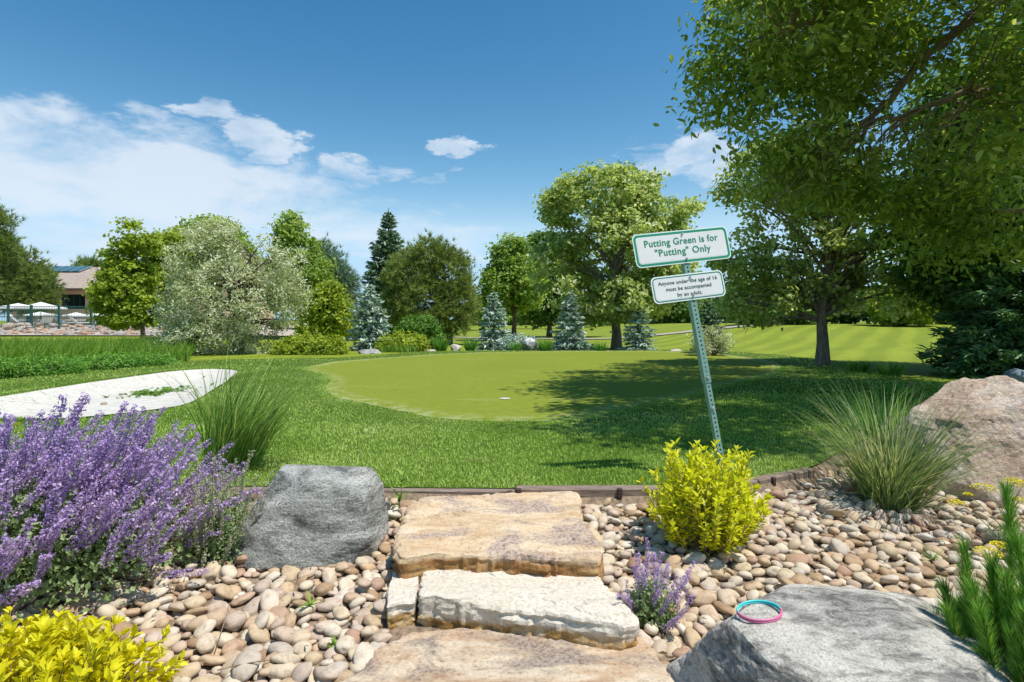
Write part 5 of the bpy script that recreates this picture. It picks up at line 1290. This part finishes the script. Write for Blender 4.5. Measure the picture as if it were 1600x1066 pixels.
def catmint(label, c, rx, ry, h, nsp, nleaf, wind, seed, meshes, leafm, smin=.0, sc=1., leaf=.026, cone=.5):
    rg = np.random.default_rng(seed); c = np.array(c, float); t = thing('catmint', label, 'catmint', c)
    def dome(n, s0=0.0, s1=1.0):
        a = rg.uniform(0, 2 * np.pi, n); s = np.sqrt(rg.uniform(s0 ** 2, s1 ** 2, n)); ln = 1 + .14 * vnoise(np.stack([np.cos(a) * 2 + 4, np.sin(a) * 2, s * 2], -1)); z = np.sqrt(np.maximum(1 - s ** 2, 0))
        P = np.stack([c[0] + rx * s * np.cos(a) * ln, c[1] + ry * s * np.sin(a) * ln, c[2] + h * z * ln], -1); N = unit(np.stack([s * np.cos(a) / rx, s * np.sin(a) / ry, z / h], -1)); return P, N
    P, N = dome(nleaf); dep = rg.random(nleaf) ** 1.6; P = c + (P - c) * (1 - .55 * dep)[:, None]; P[:, 2] += rg.normal(size=nleaf) * .02
    V, F, k = leaf_quads(P, N * .6 + np.array([0, 0, .4]) + rg.normal(size=(nleaf, 3)) * .6, leaf * rg.uniform(.6, 1.2, nleaf), leaf * .68 * rg.uniform(.6, 1.2, nleaf), rg, .2, .2); cl = .5 + .5 * vnoise(P * 14)
    o = part('foliage', V, F, leafm, t, np.clip(.5 * rg.random(nleaf) + .5 * cl, 0, 1)); o['kind'] = 'stuff'
    P, N = dome(nsp * 3, smin, 1.0); wt = 1.0 + 2.0 * (P[:, 1] < c[1]) * (nsp > 100); pick = rg.choice(nsp * 3, nsp, replace=False, p=wt / wt.sum()); P, N = P[pick], N[pick]; st = MB()
    for i in range(nsp):
        d = unit(N[i] * cone + np.array(wind) + np.array([0, 0, .45]) + rg.normal(size=3) * .16); p = c + (P[i] - c) * .93 - d * .03
        sp = bpy.data.objects.new('flower_spike', meshes[int(rg.integers(len(meshes)))]); COL.objects.link(sp); sp.parent = t; orient(sp, p, d, rg.uniform(0, 6.28), sc * rg.uniform(.75, 1.25), c)
        b0 = c + (p - c) * np.array([.35, .35, 0]) + np.array([0, 0, -.01]); st.tube(bez(b0, (b0 + p) / 2 - d * .03, p, 5), .0016, 3, False, .1)
    st.build('stems', leafm, t, False, usernd=True); return t


zc = H(-1.75, 2.45)
catmint('large purple flowering catmint mound at the left edge', (-1.93, 2.42, zc), .64, .54, .42, 300, 17000, (.52, -.10, .0), 801, SPIKES, M_CATLEAF, sc=1.34)
catmint('faded grey-green catmint between the purple mound and the dark boulder', (-1.26, 2.50, H(-1.26, 2.50)), .16, .15, .27, 70, 3000, (.12, 0, .25), 802, GREYS, M_CATLEAF, sc=.75, leaf=.018, cone=.3)
catmint('small sparse purple catmint beside the white stone step', (.50, 2.06, H(.5, 2.06)), .10, .09, .15, 24, 900, (.10, .06, .2), 803, SPIKES, M_CATLEAF, sc=.72, leaf=.019, cone=.55)


def leafy_bush(name, label, base, rx, ry, h, shoots, per, L, W, lm, lmo, seed, cat='shrub', six=True, rag=.18, leaf_parts=300):
    """shoots fanning from the base with leaves along them; the front leaves are separate parts"""
    rg = np.random.default_rng(seed); base = np.array(base, float); t = thing(name, label, cat, base); st = MB(); Ps, As, Ns = [], [], []
    for i in range(shoots):
        a = rg.uniform(0, 2 * np.pi); s = np.sqrt(rg.random()); k = 1 + rag * rg.normal(); e = base + np.array([rx * s * math.cos(a), ry * s * math.sin(a), h * math.sqrt(max(0, 1 - s * s * .86))]) * k
        b0 = base + np.array([.3 * rx * s * math.cos(a), .3 * ry * s * math.sin(a), -.01]); mid = (b0 + e) / 2 + np.array([.12 * rx * math.cos(a), .12 * ry * math.sin(a), .0]); q = bez(b0, mid, e, 9); st.tube(q, np.linspace(.003, .0011, 9), 4, False)
        u = 1 - rg.random(per) ** 1.35 * .78; tt = u * 8; ii = np.minimum(tt.astype(int), 7); p = q[ii] + (q[ii + 1] - q[ii]) * (tt - ii)[:, None]; d = unit(q[ii + 1] - q[ii]); rd = rg.normal(size=(per, 3)); rd = unit(rd - d * np.sum(rd * d, 1, keepdims=True)); ax = unit(rd * .85 + d * (.35 + .55 * u[:, None]))
        Ps.append(p + ax * L * .5); As.append(ax); Ns.append(unit(np.cross(np.cross(ax, np.array([0, 0, 1.]) + .35 * rg.normal(size=(per, 3))), ax)))
    st.build('stems', M_BARKL, t, True)
    P, A, N = map(np.concatenate, (Ps, As, Ns)); n = len(P); s = rg.uniform(.65, 1.2, n); P[:, 2] = np.maximum(P[:, 2], base[2] + .012)
    front = -(P[:, 1] - base[1]) / ry * .8 + (P[:, 2] - base[2]) / h + .2 * rg.random(n); order = np.argsort(-front); order = np.concatenate([rg.permutation(order[:min(n, 900)]), order[min(n, 900):]]); sel, rest = order[:leaf_parts], order[leaf_parts:]
    V1, F1, _ = leaf_quads(np.zeros((1, 3)), np.array([[0, 0, 1.]]), 1., W / L, np.random.default_rng(1), .22, 0, None, True)
    a = np.array([1., 0, 0]); bb = np.array([0, 1., 0]); w_ = W / L; f = .22 * w_; V1 = np.array([-a * .5, -a * .18 + bb * w_ * .5 + [0, 0, f], a * .2 + bb * w_ * .38 + [0, 0, f * .8], a * .5 - [0, 0, f * .6], a * .2 - bb * w_ * .38 + [0, 0, f * .8], -a * .18 - bb * w_ * .5 + [0, 0, f]])
    me = mesh_np('leaf', V1, np.array([(0, 1, 2, 3), (0, 3, 4, 5)])); me.materials.append(lmo)
    for i in sel:
        o = bpy.data.objects.new('leaf', me); COL.objects.link(o); o.parent = t; y_ = np.cross(N[i], A[i]); Mx = Matrix((A[i], y_, N[i])).transposed().to_4x4(); sc = L * s[i]; o.matrix_local = Matrix.Translation(Vector(P[i] - base)) @ Mx @ Matrix.Scale(sc, 4)
    V, F, k = leaf_quads(P[rest], N[rest], L * s[rest], W * s[rest], rg, .22, 0, A[rest] * 4, six); hh = np.clip((P[rest][:, 2] - base[2]) / h, 0, 1)
    o = part('leaves', V, F, lm, t, np.repeat(np.clip(.75 * rg.random(len(rest)) + .15, 0, 1), k)); o['kind'] = 'stuff'; return t


YC = [(.24, .26, .008), (.36, .375, .012), (.43, .435, .02), (.47, .465, .08)]
M_YEL = leafmat('golden_leaf', YC, .35, .5, .3, 1.25); M_YELO = objleafmat('golden_leaf_single', YC, .35, .5)
YC2 = [(.27, .255, .006), (.38, .36, .009), (.45, .42, .012), (.50, .47, .05)]
M_YEL2 = leafmat('yellow_leaf', YC2, .35, .5, .3, 1.25); M_YEL2O = objleafmat('yellow_leaf_single', YC2, .35, .5)
leafy_bush('golden_shrub', 'golden yellow-green shrub in front of the sign post', (.86, 2.58, H(.86, 2.58)), .255, .22, .41, 230, 32, .036, .0145, M_YEL, M_YELO, 811, rag=.13)
leafy_bush('yellow_shrub', 'bright yellow broad-leaved shrub in the lower left corner', (-1.38, 1.56, H(-1.38, 1.56)), .42, .30, .26, 270, 30, .034, .016, M_YEL2, M_YEL2O, 812, rag=.10)
grass_clump('ornamental_grass', 'tall green grass clump bending in the wind beside the bunker', (at(362, 735, 3.5)[0], 3.5, H(-1.7, 3.5)), 420, .80, .0075, .1, M_GRASS, 821, .16, 1.0, (.20, .0), .15)
grass_clump('ornamental_grass', 'arching silver-green grass clump in front of the pink boulder', (at(1395, 770, 3.15)[0], 3.18, H(2.1, 3.18)), 760, .74, .0062, .1, M_GRASS2, 822, .42, 1.15, (.03, 0), .11)
grass_clump('ornamental_grass', 'dark grass clump behind the arching silver-green grass', (at(1385, 640, 4.6)[0], 4.6, H(3.0, 4.6)), 300, .5, .008, .1, M_DKGRASS, 823, .45, .9, (0, 0), .16)
JR = 'low junipers in the shade on the right'
for i, (x, y, r, lb) in enumerate(((3.55, 4.55, .55, 'low shaded juniper behind the pink boulder, nearest the turf'), (4.6, 5.0, .7, 'low shaded juniper at the right edge above the pink boulder'), (4.9, 6.4, .8, 'low shaded juniper below the dark spruce'))):
    z = H(x, y); shrub('juniper', lb, (x, y, z), [(np.array([x, y, z + .06]), np.array([r, r * .7, .16])), (np.array([x + r * .4, y + .2, z + .06]), np.array([r * .7, r * .6, .15]))], 420, 18, .06, .016, .055, M_JUNIPER, 830 + i, cat='juniper', group=JR, gap=.15, up=.9, droop=-.2)

# mugo pine
M_MUGO = leafmat('mugo_needles', [(.03, .09, .012), (.06, .15, .018), (.10, .20, .026), (.18, .27, .05)], .2, .45, .4, gain=2.2); M_CANDLE = plain('young_shoot_bark', (.26, .20, .07), .7)


def shoot_mesh(seed, L, n):
    rg = np.random.default_rng(seed); mb = MB(); zz = np.linspace(0, 1, 6); ax = np.stack([.06 * L * zz ** 2, 0 * zz, L * zz], -1); u = rg.random(n) ** .85; c = np.stack([np.interp(u, zz, ax[:, j]) for j in range(3)], -1); a = rg.uniform(0, 6.28, n); op = rg.uniform(.35, .75, n) * (1.1 - .55 * u)
    d = np.stack([np.cos(a) * op, np.sin(a) * op, np.ones(n) * .8], -1); d = unit(d); l = rg.uniform(.04, .068, n)[:, None]; s = unit(np.cross(d, rg.normal(size=(n, 3)))) * .0014
    mb.add(np.stack([c - s, c + s, c + d * l], 1).reshape(-1, 3), np.arange(3 * n).reshape(-1, 3)); mb.rt[-1] = rg.random(n)
    me = mesh_np('shoot', np.concatenate(mb.V), [np.concatenate(mb.T)], np.concatenate(mb.rt)); me.materials.append(M_MUGO); return me


def mugo():
    rg = np.random.default_rng(840); b = np.array([1.44, 1.50, H(1.44, 1.5)]); t = thing('mugo_pine', 'green mugo pine with upright needle shoots in the lower right corner', 'pine shrub', b); ms = [shoot_mesh(841 + k, L, n) for k, (L, n) in enumerate(((.15, 420), (.20, 560), (.26, 700)))]; st = MB()
    tips = [at(1583, 772, 1.62), at(1502, 860, 1.6), at(1545, 880, 1.55), at(1470, 925, 1.62), at(1600, 850, 1.5), at(1520, 925, 1.5), at(1570, 905, 1.5), at(1490, 960, 1.55), at(1610, 900, 1.45), at(1540, 960, 1.45), at(1590, 960, 1.4)]
    for i in range(115):
        if i < len(tips): e = tips[i] ; k = 2 if i in (0, 4) else int(rg.integers(1, 3))
        else:
            a = rg.uniform(0, 6.28); s = math.sqrt(rg.random()); e = b + np.array([.33 * s * math.cos(a), .26 * s * math.sin(a), .18 + .20 * math.sqrt(1 - s * s) + .04 * rg.normal()]); k = int(rg.integers(0, 3))
        L = (.15, .20, .26)[k]; d = unit(unit(e - b) * .55 + np.array([0, 0, .75]) + rg.normal(size=3) * .08); p = e - d * L; o = bpy.data.objects.new('shoot', ms[k]); COL.objects.link(o); o.parent = t; orient(o, p, d, rg.uniform(0, 6.28), 1., b)
        b0 = b + (p - b) * np.array([.2, .2, 0]); st.tube(np.vstack([bez(b0, (b0 + p) / 2 - d * .04, p, 6), e[None] - d * .01]), np.append(np.linspace(.008, .0045, 6), .002), 5, False)
    st.build('stems', M_CANDLE, t, True)


mugo()
M_YARROW = leafmat('yarrow_flower', [(.36, .30, .006), (.45, .38, .01), (.50, .44, .03)], .15, .6, .2); M_YSTEM = leafmat('yarrow_stem', [(.17, .2, .11), (.28, .31, .2)], .2, .7, .2)


def yarrow(label, base, heads, seed):
    rg = np.random.default_rng(seed); base = np.array(base, float); t = thing('yarrow', label, 'yarrow', base); st = MB()
    for (px, py, d, r) in heads:
        e = at(px, py, d); b0 = base + np.array([*rg.normal(size=2) * .02, -.01]); q = bez(b0, (b0 + e) / 2 + np.array([0, 0, .05]), e - np.array([0, 0, .012]), 7); st.tube(q, np.linspace(.0028, .0016, 7), 4, False, .3)
        n = 130; a = rg.uniform(0, 6.28, n); s = r * np.sqrt(rg.random(n)); P = e + np.stack([s * np.cos(a), s * np.sin(a), -.35 * s ** 2 / r + rg.normal(size=n) * .0015], -1); V, F, k = leaf_quads(P, np.tile([0, 0, 1.], (n, 1)) + rg.normal(size=(n, 3)) * .3, .0085, .0075, rg, .3); part('flower_head', V, F, M_YARROW, t, rg.random(n))
        for j in range(9):
            a = rg.uniform(0, 6.28); st.tube([e - np.array([0, 0, .025]), e + np.array([.8 * r * math.cos(a), .8 * r * math.sin(a), -.006])], .0009, 3, False, .5)
    n = 420; a = rg.uniform(0, 6.28, n); s = .09 * np.sqrt(rg.random(n)); P = base + np.stack([s * np.cos(a), s * np.sin(a), rg.uniform(.0, .10, n)], -1); V, F, k = leaf_quads(P, rg.normal(size=(n, 3)) + np.array([0, 0, .6]), .035, .007, rg, .2); st.add(V, F, rg.random(n)); st.build('stems', M_YSTEM, t, False, usernd=True)


yarrow('yellow flat-topped yarrow in front of the pink boulder', (at(1575, 815, 2.75)[0], 2.75, H(2.37, 2.75)), [(1537, 757, 2.75, .055), (1495, 782, 2.72, .035), (1585, 748, 2.8, .05), (1598, 752, 2.7, .05), (1592, 778, 2.7, .04), (1513, 771, 2.8, .018)], 850)
yarrow('low yellow yarrow behind the mugo pine', (at(1555, 880, 2.1)[0], 2.1, H(1.76, 2.1)), [(1545, 857, 2.08, .045), (1562, 848, 2.12, .03)], 851)


def weed(label, px, py, z, n, L, W, seed, m, tall=0):
    rg = np.random.default_rng(seed); q = pxz(px, py, z); b = np.array([q[0], q[1], H(q[0], q[1]) + .012]); t = thing('weed', label, 'weed', b); mb = MB()
    if tall: mb.tube(bez(b, b + np.array([.01, 0, tall * .5]), b + np.array([.03, 0, tall]), 7), np.linspace(.0022, .001, 7), 5, False, .3)
    a = rg.uniform(0, 6.28, n); el = rg.uniform(.2, 1.2, n); d = np.stack([np.cos(a) * np.cos(el), np.sin(a) * np.cos(el), np.sin(el)], -1); hh = rg.uniform(.15, 1, n) * tall if tall else np.zeros(n); P = b + np.stack([.03 * (hh / max(tall, 1e-6)) ** 2, 0 * a, hh + .004], -1)
    V, F, k = blade_strips(P, d, L * rg.uniform(.6, 1.1, n), W, rg.uniform(.1, .9, n), rg, 4); mb.add(V, F, np.repeat(rg.random(n), k)); mb.build('leaves', m, t, False, usernd=True)


M_WEED = leafmat('weed_leaf', [(.07, .14, .02), (.12, .21, .03), (.2, .29, .06)], .3, .5, .3)
weed('tall thin weed between the dark boulder and the top stone step', 622, 812, -.1, 15, .10, .014, 860, M_WEED, .22)
weed('small weed at the foot of the tall thin weed', 605, 818, -.1, 12, .06, .008, 861, M_WEED)
weed('upright weed among the pebbles left of the white step', 475, 945, -.13, 14, .06, .009, 862, M_WEED, .05)
weed('tiny rosette weed among the pebbles left of the lowest step', 522, 985, -.14, 16, .035, .010, 863, M_WEED)
weed('grassy weed among the pebbles right of the golden shrub', 1458, 850, -.1, 14, .09, .006, 864, M_WEED)


# two-tone plastic band lying on the banded boulder
def band():
    bo = next(o for o in bpy.data.objects if o.name.startswith('boulder') and 'lower right' in o.get('label', '')); V = np.array([v.co[:] for v in bo.data.vertices]) + np.array(bo.location)
    px_ = 800 + V[:, 0] / V[:, 1] * FPX; py_ = HOR - (V[:, 2] - CAMZ) / V[:, 1] * FPX; kk = np.nonzero((np.abs(px_ - 1176) < 14) & (V[:, 2] > -.12))[0]; kk = kk[np.argmin(py_[kk])]; c = np.array([V[kk, 0] * (V[kk, 1] - .075) / V[kk, 1], V[kk, 1] - .075])
    n = 40; an = np.linspace(0, 2 * np.pi, n, endpoint=False); x = c[0] + .058 * np.cos(an); y = c[1] + .042 * np.sin(an)
    def zt(a, b_):
        k = np.argsort((V[:, 0] - a) ** 2 + (V[:, 1] - b_) ** 2 - .0 * V[:, 2])[:14]; return V[k, 2].max()
    A = np.column_stack([x, y, np.ones(n)]); zz = np.array([zt(a, b_) for a, b_ in zip(x, y)]); co = np.linalg.lstsq(A, zz, rcond=None)[0]; z = A @ co + max(0, (zz - A @ co).max()) * .25 + .001
    t = thing('plastic_band', 'thin turquoise and pink plastic band lying on the banded boulder', 'band', (c[0], c[1], z.min())); P = np.stack([x, y, z], -1)
    mt = plain('turquoise_plastic', (.06, .55, .55), .4, 0, .5, .05); mp = plain('pink_plastic', (.62, .16, .30), .4, 0, .5, .05)
    for nm, sl_, m in (('turquoise_half', np.arange(0, n // 2 + 1), mt), ('pink_half', np.arange(n // 2, n + 1) % n, mp)):
        mb = MB(); mb.tube(P[sl_], .0032, 6); mb.tube(P[sl_] + np.array([0, 0, .005]), .0028, 6); mb.build(nm, m, t, True)


band()


# leaf litter on the sand, a stone, twigs on the pebbles
def litter():
    rg = np.random.default_rng(870); p = np.array([-4.95, 8.0]); t = thing('weed_patch', 'patch of green weeds growing in the sand bunker', 'weed', (p[0], p[1], H(*p) + .01)); n = 150
    a = rg.uniform(0, 6.28, n); x = p[0] + rg.normal(size=n) * .16 + .0; y = p[1] + rg.normal(size=n) * .30; P = np.stack([x, y, hgt(x, y) + .02], -1); V, F, k = leaf_quads(P, np.tile([0, 0, 1.], (n, 1)) + rg.normal(size=(n, 3)) * .4, .10, .045, rg, .2); part('leaves', V, F, M_GSHRUB, t, rg.random(n))
    for lb, x, y, s, m in (('small dark stone on the bunker sand', -5.25, 7.75, .03, M_GNEISS), ('flat brown stone on the bunker sand', -4.85, 6.85, .035, M_PINKR)):
        V, F = rock_shape(871, 2, 10, .1, (1.2, .9, .5)); o = part('stone', V * s + np.array([x, y, H(x, y) + .01 + s * .4]), F, m, None, None, True, org=np.array([x, y, H(x, y)])); tag(o, lb, 'stone')
    for i, (px, py, ln, a, lb) in enumerate(((395, 985, .10, .3, 'dry twig on the pebbles above the yellow shrub'), (350, 935, .12, 1.9, 'dry stalk on the pebbles beside the purple catmint'), (1410, 800, .13, .9, 'dry stalk on the pebbles below the silver-green grass'), (745, 722, .06, -.3, 'pale straw lying on the turf left of the post shadow'))):
        q = pxz(px, py, -.06 if i < 3 else .01); z = H(*q) + (.055 if i < 3 else .02); mb = MB(); dv = np.array([math.cos(a), math.sin(a), .0]) * ln; b0 = np.array([q[0], q[1], z]); mb.tube(bez(b0 - dv, b0 + np.array([0, .01, .008]), b0 + dv, 6), np.linspace(.0022, .0012, 6), 5); o = mb.build('twig', M_BARKL, None, True, org=b0); tag(o, lb, 'twig')

    n = 520; x = rg.uniform(-1.7, 3.2, n); y = rg.uniform(1.5, 3.4, n); k = y < bed_edge(x) - .06
    for f in FOOT: k &= ~inpoly(x, y, f)
    x, y = x[k], y[k]; n = len(x); P = np.stack([x, y, hgt(x, y) + rg.uniform(.02, .05, n)], -1); V, F, kk = leaf_quads(P, np.tile([0, 0, 1.], (n, 1)) + rg.normal(size=(n, 3)) * .35, rg.uniform(.012, .04, n), rg.uniform(.004, .014, n), rg, .3)
    o = part('leaf_litter', V, F, leafmat('dry_leaf', [(.10, .06, .03), (.22, .15, .08), (.36, .28, .16)], .1, .8, .1, gain=1.), None, rg.random(n)); tag(o, 'dry leaf bits scattered between the river pebbles', 'leaf litter', kind='stuff')


litter()
